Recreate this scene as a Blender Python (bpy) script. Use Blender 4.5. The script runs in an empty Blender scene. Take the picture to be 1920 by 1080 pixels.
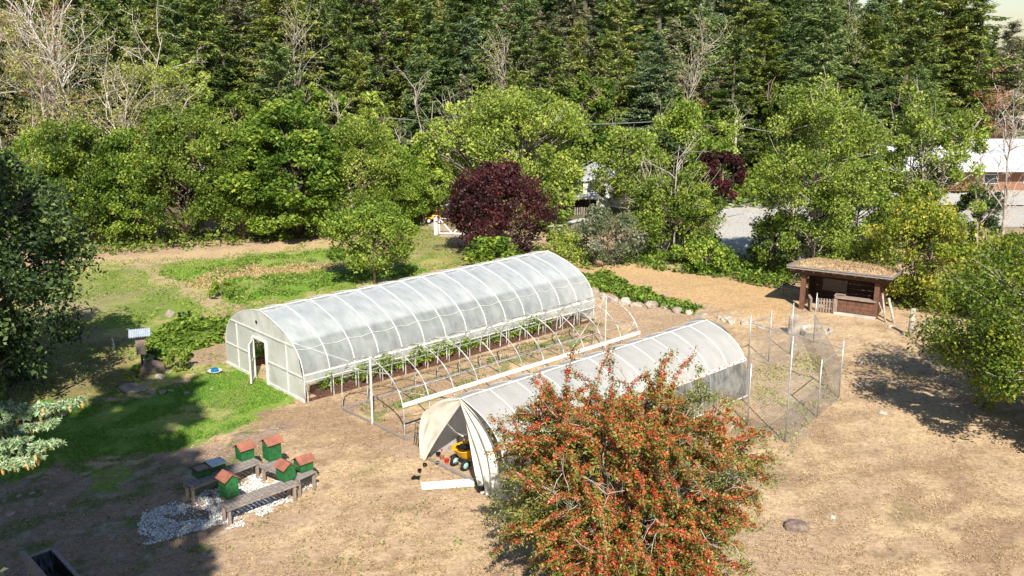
import bpy, math, random
import numpy as np
from mathutils import Matrix, Vector
C = bpy.context
COL = C.scene.collection
R = math.radians

# ---------------- camera, sky, sun, exposure ----------------
F, P, H = 1809.0, 0.252, 15.0
cam = bpy.data.objects.new('camera', bpy.data.cameras.new('camera')); COL.objects.link(cam)
cam.location = (0, 0, H); cam.rotation_euler = (math.pi/2-P, 0, 0)
cam.data.sensor_width = 36; cam.data.lens = F/1920*36
cam.data.clip_start = 0.5; cam.data.clip_end = 3000
C.scene.camera = cam
SUN_EL, SUN_AZ = R(42), R(172.7)
w = bpy.data.worlds.new('World'); C.scene.world = w; w.use_nodes = True
nt = w.node_tree; bg = nt.nodes['Background']
sky = nt.nodes.new('ShaderNodeTexSky'); sky.sky_type = 'NISHITA'; sky.sun_disc = False
sky.sun_elevation = SUN_EL; sky.sun_rotation = SUN_AZ
sky.air_density = 1.0; sky.dust_density = 0.4; sky.ozone_density = 1.5
nt.links.new(sky.outputs[0], bg.inputs[0]); bg.inputs[1].default_value = 0.07
sl = bpy.data.lights.new('sun', 'SUN'); sl.energy = 5.0; sl.angle = R(0.5); sl.color = (1, .92, .79)
so = bpy.data.objects.new('sun', sl); COL.objects.link(so); so.location = (0, -20, 60)
sdir = Vector((math.sin(SUN_AZ)*math.cos(SUN_EL), math.cos(SUN_AZ)*math.cos(SUN_EL), math.sin(SUN_EL)))
so.rotation_euler = sdir.to_track_quat('Z', 'Y').to_euler()
vs = C.scene.view_settings; vs.view_transform = 'Standard'; vs.look = 'None'; vs.exposure = 0.76; vs.gamma = 1
C.scene.cycles.transparent_max_bounces = 24
C.scene.cycles.max_bounces = 6

# ---------------- helpers ----------------
def at(u, v, z=0.0):
    x = (u-960)/F; y = -(v-540)/F
    dy = math.cos(P)+y*math.sin(P); dz = -math.sin(P)+y*math.cos(P)
    t = (z-H)/dz
    return (x*t, dy*t)
def pxm(y): return F/(y*math.cos(P)+H*math.sin(P)*.9)     # photo pixels per metre at distance y

def _hash(ix, iy, s):
    h = (ix*374761393 + iy*668265263 + s*1442695041) & 0xffffffff
    h = ((h ^ (h >> 13))*1274126177) & 0xffffffff
    return ((h ^ (h >> 16)) & 0xffff)/65535.0
def vnoise(x, y, s=0):
    x = np.asarray(x, float); y = np.asarray(y, float)
    ix = np.floor(x).astype(np.int64); iy = np.floor(y).astype(np.int64)
    fx = x-ix; fy = y-iy; fx = fx*fx*(3-2*fx); fy = fy*fy*(3-2*fy)
    a = _hash(ix, iy, s); b = _hash(ix+1, iy, s); c = _hash(ix, iy+1, s); d = _hash(ix+1, iy+1, s)
    return (a*(1-fx)+b*fx)*(1-fy)+(c*(1-fx)+d*fx)*fy
def fbm(x, y, sc, oc=3, s=0):
    r = 0; a = .5; t = 0
    for k in range(oc):
        r = r+a*vnoise(np.asarray(x)/sc*2**k, np.asarray(y)/sc*2**k, s+k*17); t += a; a *= .55
    return r/t
def sstep(a, b, x):
    t = np.clip((np.asarray(x, float)-a)/(b-a), 0, 1); return t*t*(3-2*t)
def pip(poly, x, y):
    ins = np.zeros(x.shape, bool); n = len(poly); j = n-1
    for i in range(n):
        xi, yi = poly[i]; xj, yj = poly[j]
        c = ((yi > y) != (yj > y)) & (x < (xj-xi)*(y-yi)/((yj-yi) if yj != yi else 1e-9)+xi)
        ins ^= c; j = i
    return ins
def hz(x, y):
    x = np.asarray(x, float); y = np.asarray(y, float)
    off = sstep(35, 75, x)*75
    h = sstep(100, 215, y-off)*26 + sstep(200, 420, y-off)*25
    h = h*(1-.35*sstep(40, 110, x))
    h = h*(1-sstep(30, 70, x)*sstep(222, 300, y))
    basin = sstep(62, 74, x)*sstep(128, 142, y)*(1-sstep(186, 192, y))
    h = h*(1-basin) - 4*basin
    h = h + (fbm(x, y, 14, 2, 5)-.5)*1.6*sstep(75, 100, y)*(1-basin)
    h = h + (fbm(x, y, 3.5, 2, 9)-.5)*.10*sstep(.5, 3, np.abs(x+4)+np.abs(y-40)*.0)
    return h
def gz(x, y): return float(hz(x, y))

def prop(o, label=None, cat=None, group=None, kind=None):
    if label: o['label'] = label
    if cat: o['category'] = cat
    if group: o['group'] = group
    if kind: o['kind'] = kind
    return o
def thing(name, label, cat, loc=(0, 0, 0), rz=0, group=None, scale=1):
    o = bpy.data.objects.new(name, None); COL.objects.link(o); o.empty_display_size = .2
    o.location = loc; o.rotation_euler = (0, 0, rz); o.scale = (scale,)*3 if not hasattr(scale, '__len__') else scale
    return prop(o, label, cat, group)
def link(name, me, mat, parent=None):
    if mat is not None:
        me.materials.clear(); me.materials.append(mat)
    o = bpy.data.objects.new(name, me); COL.objects.link(o)
    if parent: o.parent = parent
    return o
def dup(root, loc, rz, label, group=None, scale=None):
    r = root.copy(); COL.objects.link(r); r.location = loc; r.rotation_euler = (0, 0, rz)
    r['label'] = label
    if group: r['group'] = group
    if scale is not None: r.scale = (scale,)*3 if not hasattr(scale, '__len__') else scale
    for ch in list(root.children):
        c = ch.copy(); COL.objects.link(c); c.parent = r
        for g in list(ch.children):
            d = g.copy(); COL.objects.link(d); d.parent = c
    return r

class MB:
    def __init__(s): s.v = []; s.f = []
    def add(s, vs, fs):
        n = len(s.v); s.v += [tuple(p) for p in vs]; s.f += [tuple(i+n for i in f) for f in fs]; return s
    def box(s, c, d, rz=0, tilt=None):
        x, y, z = d[0]/2, d[1]/2, d[2]/2
        M = Matrix.Rotation(rz, 3, 'Z')
        if tilt: M = M @ Matrix.Rotation(tilt[0], 3, 'X') @ Matrix.Rotation(tilt[1], 3, 'Y')
        vs = [Vector(c)+M @ Vector(p) for p in [(-x, -y, -z), (x, -y, -z), (x, y, -z), (-x, y, -z), (-x, -y, z), (x, -y, z), (x, y, z), (-x, y, z)]]
        return s.add(vs, [(0, 3, 2, 1), (4, 5, 6, 7), (0, 1, 5, 4), (1, 2, 6, 5), (2, 3, 7, 6), (3, 0, 4, 7)])
    def beam(s, a, b, wd, ht):
        a = Vector(a); b = Vector(b); d = (b-a).normalized()
        up = Vector((0, 0, 1)) if abs(d.z) < .95 else Vector((1, 0, 0))
        sx = d.cross(up).normalized()*wd/2; sy = sx.cross(d).normalized()*ht/2
        vs = [p+q for p in (a, b) for q in (-sx-sy, sx-sy, sx+sy, -sx+sy)]
        return s.add(vs, [(0, 1, 2, 3), (7, 6, 5, 4), (0, 4, 5, 1), (1, 5, 6, 2), (2, 6, 7, 3), (3, 7, 4, 0)])
    def tube(s, pts, r, n=6):
        pts = [Vector(p) for p in pts]; m = len(pts)
        rs = r if hasattr(r, '__len__') else [r]*m
        d0 = (pts[1]-pts[0]).normalized()
        up = Vector((0, 0, 1)) if abs(d0.z) < .9 else Vector((1, 0, 0))
        vs = []
        for i, p in enumerate(pts):
            d = (pts[min(i+1, m-1)]-pts[max(i-1, 0)]).normalized()
            a = d.cross(up)
            if a.length < 1e-4: a = d.cross(Vector((0, 1, .1)))
            a.normalize(); b = a.cross(d)
            up = b
            for k in range(n):
                t = 2*math.pi*k/n; vs.append(p+(a*math.cos(t)+b*math.sin(t))*rs[i])
        fs = [(i*n+k, i*n+(k+1) % n, (i+1)*n+(k+1) % n, (i+1)*n+k) for i in range(m-1) for k in range(n)]
        fs += [tuple(range(n-1, -1, -1)), tuple((m-1)*n+k for k in range(n))]
        return s.add(vs, fs)
    def grid(s, fn, nu, nv):
        vs = [fn(i/nu, j/nv) for j in range(nv+1) for i in range(nu+1)]
        fs = [(j*(nu+1)+i, j*(nu+1)+i+1, (j+1)*(nu+1)+i+1, (j+1)*(nu+1)+i) for j in range(nv) for i in range(nu)]
        return s.add(vs, fs)
    def lathe(s, prof, n=16, c=(0, 0, 0), axis='Z'):
        vs = []
        for r, z in prof:
            for k in range(n):
                t = 2*math.pi*k/n
                p = (r*math.cos(t), r*math.sin(t), z)
                if axis == 'X': p = (p[2], p[0], p[1])
                if axis == 'Y': p = (p[0], p[2], p[1])
                vs.append((p[0]+c[0], p[1]+c[1], p[2]+c[2]))
        m = len(prof)
        fs = [(i*n+k, i*n+(k+1) % n, (i+1)*n+(k+1) % n, (i+1)*n+k) for i in range(m-1) for k in range(n)]
        if prof[0][0] > 0: fs.append(tuple(range(n-1, -1, -1)))
        if prof[-1][0] > 0: fs.append(tuple((m-1)*n+k for k in range(n)))
        return s.add(vs, fs)
    def mesh(s, name, smooth=False):
        me = bpy.data.meshes.new(name); me.from_pydata([tuple(p) for p in s.v], [], s.f); me.update()
        if smooth: me.polygons.foreach_set('use_smooth', [True]*len(me.polygons))
        return me
    def build(s, name, mat, parent=None, smooth=False): return link(name, s.mesh(name, smooth), mat, parent)

def quads(name, V, tint=None, mat=None, parent=None):
    """V: (n,4,3) array of quads -> one mesh object with a per-face tint"""
    n = len(V); me = bpy.data.meshes.new(name)
    me.vertices.add(n*4); me.vertices.foreach_set('co', V.reshape(-1).astype(np.float32))
    me.loops.add(n*4); me.loops.foreach_set('vertex_index', np.arange(n*4, dtype=np.int32))
    me.polygons.add(n); me.polygons.foreach_set('loop_start', np.arange(0, n*4, 4, dtype=np.int32))
    me.update(calc_edges=True)
    if tint is not None:
        a = me.attributes.new('tint', 'FLOAT', 'FACE'); a.data.foreach_set('value', np.clip(tint, 0, 1).astype(np.float32))
    me.validate()
    return link(name, me, mat, parent)
def unit(a): return a/np.maximum(np.linalg.norm(a, axis=1, keepdims=True), 1e-6)
def leafquads(rng, Cn, size, up=.5, asp=.55, axis=None, jit=.35, droop=0):
    n = len(Cn)
    N = unit(rng.normal(size=(n, 3))+np.array([0, 0, up*2]))
    A = rng.normal(size=(n, 3)) if axis is None else axis+rng.normal(size=(n, 3))*jit
    A = A-droop*np.array([0, 0, 1.])
    A = unit(A-N*(A*N).sum(1, keepdims=True)); B = np.cross(N, A)
    sz = size*rng.uniform(.3, 1.0, (n, 1))**1.2*1.55
    U = A*sz*.5; W = B*sz*.5*asp
    return np.stack([Cn-U, Cn+W+N*sz*.08, Cn+U, Cn-W+N*sz*.08], 1)

# ---------------- materials ----------------
def mat_new(name):
    m = bpy.data.materials.new(name); m.use_nodes = True
    return m, m.node_tree, m.node_tree.nodes['Principled BSDF']
def rgb(c): return (c[0], c[1], c[2], 1)
def plain(name, c, c2=None, rough=.8, scale=6, metal=0, bump=0, detail=4, stretch=None, pos=(.35, .65), spec=.3):
    m, t, b = mat_new(name)
    b.inputs['Roughness'].default_value = rough; b.inputs['Metallic'].default_value = metal
    b.inputs['Specular IOR Level'].default_value = spec
    tc = t.nodes.new('ShaderNodeTexCoord'); mp = t.nodes.new('ShaderNodeMapping')
    if stretch: mp.inputs['Scale'].default_value = stretch
    no = t.nodes.new('ShaderNodeTexNoise'); no.inputs['Scale'].default_value = scale; no.inputs['Detail'].default_value = detail
    cr = t.nodes.new('ShaderNodeValToRGB'); c2 = c2 or tuple(k*.7 for k in c)
    cr.color_ramp.elements[0].color = rgb(c2); cr.color_ramp.elements[1].color = rgb(c)
    cr.color_ramp.elements[0].position = pos[0]; cr.color_ramp.elements[1].position = pos[1]
    L = t.links.new
    L(tc.outputs['Object'], mp.inputs[0]); L(mp.outputs[0], no.inputs[0]); L(no.outputs[0], cr.inputs[0]); L(cr.outputs[0], b.inputs['Base Color'])
    if bump:
        bp = t.nodes.new('ShaderNodeBump'); bp.inputs['Strength'].default_value = bump; bp.inputs['Distance'].default_value = .02
        L(no.outputs[0], bp.inputs['Height']); L(bp.outputs[0], b.inputs['Normal'])
    return m
def leafmat(name, cols, trans=.3, rough=.55, objvar=.25):
    """cols: list of (pos, colour) over per-face tint"""
    m, t, b = mat_new(name); L = t.links.new
    at_ = t.nodes.new('ShaderNodeAttribute'); at_.attribute_name = 'tint'
    oi = t.nodes.new('ShaderNodeObjectInfo')
    ma = t.nodes.new('ShaderNodeMath'); ma.operation = 'MULTIPLY_ADD'; ma.inputs[1].default_value = objvar; 
    L(oi.outputs['Random'], ma.inputs[0])
    sb = t.nodes.new('ShaderNodeMath'); sb.operation = 'SUBTRACT'; L(at_.outputs['Fac'], sb.inputs[0]); sb.inputs[1].default_value = objvar/2
    L(sb.outputs[0], ma.inputs[2])
    cr = t.nodes.new('ShaderNodeValToRGB'); e = cr.color_ramp.elements
    e[0].position, e[0].color = cols[0][0], rgb(cols[0][1]); e[1].position, e[1].color = cols[-1][0], rgb(cols[-1][1])
    for p_, c_ in cols[1:-1]:
        k = e.new(p_); k.color = rgb(c_)
    L(ma.outputs[0], cr.inputs[0]); L(cr.outputs[0], b.inputs['Base Color'])
    b.inputs['Roughness'].default_value = rough; b.inputs['Specular IOR Level'].default_value = .35
    if trans:
        tr = t.nodes.new('ShaderNodeBsdfTranslucent'); mx = t.nodes.new('ShaderNodeMixShader'); mx.inputs[0].default_value = trans
        L(cr.outputs[0], tr.inputs[0]); L(b.outputs[0], mx.inputs[1]); L(tr.outputs[0], mx.inputs[2])
        L(mx.outputs[0], t.nodes['Material Output'].inputs[0])
    return m
def plastic(name, col, alpha, tint2=None, gloss=.25, trans=.5, scale=2.5, amount=.3, coat=.25, film=None):
    m, t, b = mat_new(name); L = t.links.new
    t.nodes.remove(b)
    tc = t.nodes.new('ShaderNodeTexCoord'); no = t.nodes.new('ShaderNodeTexNoise'); no.inputs['Scale'].default_value = scale; no.inputs['Detail'].default_value = 6
    mp = t.nodes.new('ShaderNodeMapping'); mp.inputs['Scale'].default_value = (1, .5, .5)
    L(tc.outputs['Object'], mp.inputs[0]); L(mp.outputs[0], no.inputs[0])
    cr = t.nodes.new('ShaderNodeValToRGB'); cr.color_ramp.elements[0].color = rgb(tint2 or tuple(k*.8 for k in col)); cr.color_ramp.elements[1].color = rgb(col)
    cr.color_ramp.elements[0].position = .3; cr.color_ramp.elements[1].position = .6
    L(no.outputs[0], cr.inputs[0])
    m4 = t.nodes.new('ShaderNodeMapping'); m4.inputs['Scale'].default_value = (5, .7, .7); L(tc.outputs['Object'], m4.inputs[0])
    n4 = t.nodes.new('ShaderNodeTexNoise'); n4.inputs['Scale'].default_value = 1.1; n4.inputs['Detail'].default_value = 8; n4.inputs['Roughness'].default_value = .7; L(m4.outputs[0], n4.inputs[0])
    r4 = t.nodes.new('ShaderNodeMapRange'); r4.inputs[1].default_value = .52; r4.inputs[2].default_value = .75; r4.inputs[3].default_value = 0; r4.inputs[4].default_value = .5; L(n4.outputs[0], r4.inputs[0])
    mxd = t.nodes.new('ShaderNodeMix'); mxd.data_type = 'RGBA'; L(r4.outputs[0], mxd.inputs['Factor']); L(cr.outputs[0], mxd.inputs['A']); mxd.inputs['B'].default_value = (.42, .42, .34, 1); cr = mxd
    df = t.nodes.new('ShaderNodeBsdfDiffuse'); tl = t.nodes.new('ShaderNodeBsdfTranslucent'); L(cr.outputs['Result'], df.inputs[0]); L(cr.outputs['Result'], tl.inputs[0])
    m1 = t.nodes.new('ShaderNodeMixShader'); m1.inputs[0].default_value = trans; L(df.outputs[0], m1.inputs[1]); L(tl.outputs[0], m1.inputs[2])
    tp = t.nodes.new('ShaderNodeBsdfTransparent'); m2 = t.nodes.new('ShaderNodeMixShader')
    mr = t.nodes.new('ShaderNodeMapRange'); mr.inputs[1].default_value = .3; mr.inputs[2].default_value = .7
    mr.inputs[3].default_value = alpha-amount/2; mr.inputs[4].default_value = alpha+amount/2
    L(no.outputs[0], mr.inputs[0])
    lw = t.nodes.new('ShaderNodeLayerWeight'); lw.inputs[0].default_value = .35
    ad = t.nodes.new('ShaderNodeMath'); ad.operation = 'MULTIPLY_ADD'; ad.inputs[1].default_value = .35; ad.use_clamp = True
    L(lw.outputs['Facing'], ad.inputs[0]); L(mr.outputs[0], ad.inputs[2])
    if film:      # a milkier shade film lies over the roof above the seam
        sx = t.nodes.new('ShaderNodeSeparateXYZ'); L(tc.outputs['Object'], sx.inputs[0])
        fm = t.nodes.new('ShaderNodeMapRange'); fm.inputs[1].default_value = film[0]; fm.inputs[2].default_value = film[0]+.12; fm.inputs[3].default_value = 0; fm.inputs[4].default_value = film[1]
        L(sx.outputs['Z'], fm.inputs[0]); a2 = t.nodes.new('ShaderNodeMath'); a2.operation = 'ADD'; L(mr.outputs[0], a2.inputs[0]); L(fm.outputs[0], a2.inputs[1]); L(a2.outputs[0], ad.inputs[2])
    L(ad.outputs[0], m2.inputs[0]); L(tp.outputs[0], m2.inputs[1]); L(m1.outputs[0], m2.inputs[2])
    gl = t.nodes.new('ShaderNodeBsdfGlossy'); gl.inputs['Roughness'].default_value = gloss
    n2 = t.nodes.new('ShaderNodeTexNoise'); n2.inputs['Scale'].default_value = 2.2; n2.inputs['Detail'].default_value = 5
    bp = t.nodes.new('ShaderNodeBump'); bp.inputs['Strength'].default_value = .55; bp.inputs['Distance'].default_value = .1
    L(bp.outputs[0], df.inputs['Normal'])
    L(mp.outputs[0], n2.inputs[0]); L(n2.outputs[0], bp.inputs['Height']); L(bp.outputs[0], gl.inputs['Normal'])
    m3 = t.nodes.new('ShaderNodeMixShader'); fr = t.nodes.new('ShaderNodeMath'); fr.operation = 'MULTIPLY'; fr.inputs[1].default_value = coat*2
    L(lw.outputs['Facing'], fr.inputs[0]); L(fr.outputs[0], m3.inputs[0]); L(m2.outputs[0], m3.inputs[1]); L(gl.outputs[0], m3.inputs[2])
    L(m3.outputs[0], t.nodes['Material Output'].inputs[0])
    return m
M = {}
M['white_pipe'] = plain('white_pipe', (.68, .68, .66), (.5, .5, .49), .45, 8)
M['bare_pipe'] = plain('weathered_bare_pipe', (.55, .55, .54), (.24, .24, .24), .5, 3, pos=(.4, .6))
M['steel'] = plain('galvanised_steel', (.55, .57, .58), (.36, .38, .4), .4, 10, metal=.5)
M['wood'] = plain('weathered_wood', (.36, .29, .24), (.2, .155, .13), .85, 5, bump=.6, stretch=(1, 6, 6))
M['grey_wood'] = plain('grey_wood', (.34, .3, .28), (.17, .15, .14), .85, 6, bump=.6, stretch=(1, 5, 5))
M['dark_wood'] = plain('dark_wood', (.15, .075, .05), (.055, .032, .025), .8, 5, bump=.7, stretch=(2, 2, 2))
M['red_wood'] = plain('red_stained_wood', (.2, .095, .06), (.085, .045, .035), .75, 4, bump=.6, stretch=(6, 6, 1))
M['white_wood'] = plain('peeling_white_board', (.78, .75, .7), (.45, .4, .36), .7, 7, stretch=(1, 5, 5), pos=(.3, .48))
M['peel'] = plain('peeling_red_white_board', (.8, .76, .72), (.45, .13, .08), .7, 9, pos=(.4, .52))
M['cover_a'] = plastic('greenhouse_plastic', (.84, .9, .93), .47, (.74, .82, .86), gloss=.18, coat=.32, film=(2.4, .34), amount=.16)
M['endwall_a'] = plastic('greenhouse_end_plastic', (.86, .88, .84), .84, (.68, .71, .64), gloss=.4, coat=.08, scale=1.2, amount=.2)
M['cover_c'] = plastic('tunnel_plastic', (.56, .565, .56), .93, (.5, .505, .5), gloss=.3, coat=.1, trans=.35, amount=.12)
M['skirt'] = plastic('clear_skirt', (.5, .54, .56), .45, (.2, .24, .26), gloss=.15, coat=.3, scale=4)
M['tarp'] = plain('cream_tarp', (.74, .71, .64), (.6, .56, .47), .7, 2.2, bump=.3)
M['bark'] = plain('bark', (.25, .19, .15), (.12, .09, .07), .9, 8, bump=.8, stretch=(4, 4, 1))
M['pale_bark'] = plain('pale_bark', (.5, .45, .4), (.28, .24, .2), .85, 6, bump=.5)
M['dead'] = plain('bleached_deadwood', (.5, .44, .4), (.26, .22, .19), .8, 5, bump=.5)
M['bleached'] = plain('bleached_wood', (.64, .59, .54), (.4, .35, .31), .8, 5, bump=.4)
M['fir_bark'] = plain('fir_bark', (.17, .14, .11), (.09, .075, .06), .9, 6)
M['rock'] = plain('pale_rock', (.4, .35, .29), (.22, .18, .15), .85, 3, bump=.8)
M['rock_w'] = plain('whitish_rock', (.52, .47, .4), (.34, .3, .25), .85, 4, bump=.6)
M['rock_d'] = plain('brown_rock', (.24, .18, .15), (.12, .09, .08), .85, 5, bump=.8)
M['hive'] = plain('green_hive_paint', (.02, .15, .04), (.02, .085, .03), .6, 6, spec=.35)
M['hive_roof'] = plain('terracotta_roof_paint', (.37, .14, .09), (.22, .09, .065), .65, 3.5)
M['yellow'] = plain('yellow_paint', (.8, .44, .01), (.68, .36, .01), .35, 4, spec=.5)
M['black'] = plain('black_plastic', (.012, .013, .015), (.006, .006, .007), .35, 6, spec=.5)
M['tyre'] = plain('tyre_rubber', (.02, .02, .02), None, .8)
M['teal'] = plain('teal_hub', (.3, .5, .48), (.24, .42, .4), .5)
M['soil'] = plain('soil', (.16, .1, .075), (.08, .05, .04), .95, 8, bump=.8)
M['concrete'] = plain('concrete', (.5, .49, .46), (.38, .37, .35), .9, 1.5, bump=.2)
M['white_paint'] = plain('white_paint', (.66, .66, .66), (.5, .5, .5), .6, 3)
M['metal_roof'] = plain('white_metal_roof', (.62, .63, .66), (.46, .47, .5), .5, .8, bump=.1)
M['blue'] = plain('blue_plastic', (.01, .16, .4), None, .4)
M['red'] = plain('red_plastic', (.55, .03, .02), None, .4)
M['sheet'] = plain('corrugated_sheet', (.62, .7, .78), (.5, .56, .62), .35, 5, metal=.4)
M['wire'] = plain('wire', (.3, .3, .3), None, .5, metal=.3)
M['thatch'] = plain('dry_turf', (.5, .38, .24), (.32, .23, .13), .95, 9, bump=.8)
M['straw'] = leafmat('straw_grass', [(0, (.28, .18, .1)), (.5, (.5, .365, .21)), (1, (.66, .51, .33))], .2, .8, 0)
M['grass'] = leafmat('green_grass', [(0, (.045, .14, .01)), (.5, (.11, .3, .02)), (1, (.28, .42, .06))], .3, .6, 0)
M['weed'] = leafmat('field_weeds', [(0, (.06, .13, .02)), (.4, (.17, .29, .035)), (.75, (.33, .4, .09)), (1, (.5, .42, .2))], .3, .7, 0)
M['leaf_green'] = leafmat('green_foliage', [(0, (.03, .07, .01)), (.5, (.14, .22, .025)), (1, (.42, .48, .09))])
M['leaf_fresh'] = leafmat('fresh_foliage', [(0, (.035, .09, .01)), (.5, (.17, .27, .03)), (1, (.44, .52, .09))])
M['leaf_yellow'] = leafmat('yellow_green_foliage', [(0, (.07, .11, .015)), (.45, (.2, .29, .04)), (.85, (.44, .52, .1)), (1, (.56, .52, .14))])
M['leaf_gold'] = leafmat('golden_foliage', [(0, (.03, .07, .01)), (.4, (.12, .19, .02)), (.8, (.3, .35, .04)), (1, (.62, .47, .05))])
M['leaf_grey'] = leafmat('grey_foliage', [(0, (.07, .1, .045)), (.5, (.17, .21, .1)), (1, (.42, .4, .38))])
M['leaf_dark'] = leafmat('dark_foliage', [(0, (.012, .03, .01)), (.6, (.035, .07, .018)), (1, (.16, .22, .06))], .08)  # chestnut's shade is put into these values; naturally dark shrubs use them too
M['leaf_plum'] = leafmat('plum_foliage', [(0, (.02, .008, .01)), (.6, (.065, .018, .022)), (.9, (.16, .04, .035)), (1, (.14, .14, .03))], .2, .5, .1)
M['leaf_fir'] = leafmat('fir_foliage', [(0, (.035, .07, .02)), (.4, (.16, .23, .05)), (.75, (.3, .34, .09)), (1, (.5, .47, .2))], .15, .7, .5)
M['leaf_spruce'] = leafmat('spruce_foliage', [(0, (.1, .18, .08)), (.5, (.23, .34, .17)), (1, (.46, .55, .34))], .1, .7, 0)
M['leaf_pyra'] = leafmat('firethorn_leaves', [(0, (.03, .05, .01)), (.45, (.12, .16, .025)), (.75, (.3, .33, .07)), (1, (.42, .24, .1))], .25, .45, 0)
M['berries'] = leafmat('berries', [(0, (.26, .04, .02)), (.45, (.5, .08, .03)), (.75, (.56, .17, .06)), (1, (.56, .03, .035))], .1, .4, 0)
M['lichen'] = leafmat('lichen_tufts', [(0, (.14, .17, .03)), (.5, (.32, .33, .08)), (1, (.5, .42, .18))], .2, .9, .1)
M['rust_leaf'] = leafmat('rust_leaves', [(0, (.3, .12, .05)), (1, (.5, .25, .14))], .2, .8, .1)

# ---------------- ground zones ----------------
def PX(*pts): return [at(u, v) for u, v in pts]
def C3(*pts): return [at(220+x/3.6, 780+y/3.6) for x, y in pts]
Z_LAWN = PX((-80, 930), (-60, 800), (60, 770), (130, 748), (270, 738), (320, 715), (400, 690), (430, 683), (470, 705), (520, 735), (545, 752), (500, 775), (440, 800), (340, 838), (230, 865), (140, 880), (60, 890), (0, 915))
Z_LAWN2 = PX((120, 925), (190, 880), (260, 900), (200, 925))
Z_FIELD = PX((100, 500), (230, 488), (430, 478), (630, 452), (760, 430), (800, 420), (880, 470), (860, 500), (650, 545), (490, 578), (437, 600), (420, 680), (330, 712), (270, 735), (100, 760), (0, 760), (0, 500))
Z_DRYSTRIP = PX((120, 492), (300, 478), (640, 446), (650, 462), (480, 476), (300, 494), (130, 500))
Z_PATH = PX((238, 490), (262, 488), (330, 525), (440, 572), (470, 582), (400, 582), (330, 545))
Z_G1 = PX((300, 508), (430, 488), (500, 478), (640, 470), (650, 488), (480, 500), (380, 530), (310, 525))
Z_G2 = PX((390, 545), (430, 522), (540, 515), (660, 505), (780, 500), (800, 510), (640, 535), (520, 560), (440, 572))
Z_GOLD = PX((330, 530), (420, 505), (560, 495), (640, 492), (600, 508), (440, 520), (390, 545))
Z_G3 = PX((150, 510), (250, 500), (330, 560), (300, 600), (180, 590), (140, 560))
Z_SQUASH = PX((285, 628), (330, 605), (420, 598), (432, 610), (424, 640), (350, 662), (300, 672), (285, 655))
Z_SOIL = PX((350, 668), (424, 640), (426, 672), (380, 690))
Z_SOIL2 = PX((400, 590), (480, 575), (440, 605), (430, 600))
Z_SHADY = PX((-100, 770), (0, 640), (150, 600), (240, 640), (265, 700), (260, 738), (130, 746), (0, 790))  # yard below the left tree, its shade put into the ground colour
Z_RPATH = PX((780, 405), (810, 412), (870, 440), (905, 462), (870, 462), (820, 440), (770, 420))
Z_ORANGE = PX((1060, 490), (1250, 500), (1420, 535), (1480, 545), (1480, 600), (1400, 590), (1280, 560), (1150, 530), (1080, 510))
Z_SLOPE = PX((900, 440), (700, 430), (780, 480), (860, 500), (960, 470))
Z_COVER = PX((1075, 515), (1130, 512), (1230, 560), (1320, 578), (1300, 590), (1220, 572), (1150, 556), (1095, 545))
Z_BED = PX((700, 790), (660, 770), (1120, 600), (1160, 620), (820, 745))
Z_PEN = [(9.5, 35), (10.5, 34.4), (14.1, 39.2), (15.4, 47), (11.1, 43)]
Z_CHIPS = PX((-50, 1100), (-50, 900), (130, 890), (350, 845), (520, 790), (560, 800), (450, 860), (430, 1000), (390, 1100))
Z_LOT = PX((1335, 395), (1350, 378), (1700, 350), (2100, 352), (2100, 430), (1700, 420), (1450, 470), (1400, 480), (1345, 470))
Z_GRAVEL = C3((95, 740), (220, 640), (420, 560), (560, 510), (690, 480), (830, 420), (1000, 395), (1090, 440), (1360, 470), (1260, 520), (1180, 610), (1100, 600), (990, 670), (900, 680), (820, 770), (720, 730), (600, 760), (430, 820), (230, 860))

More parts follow.
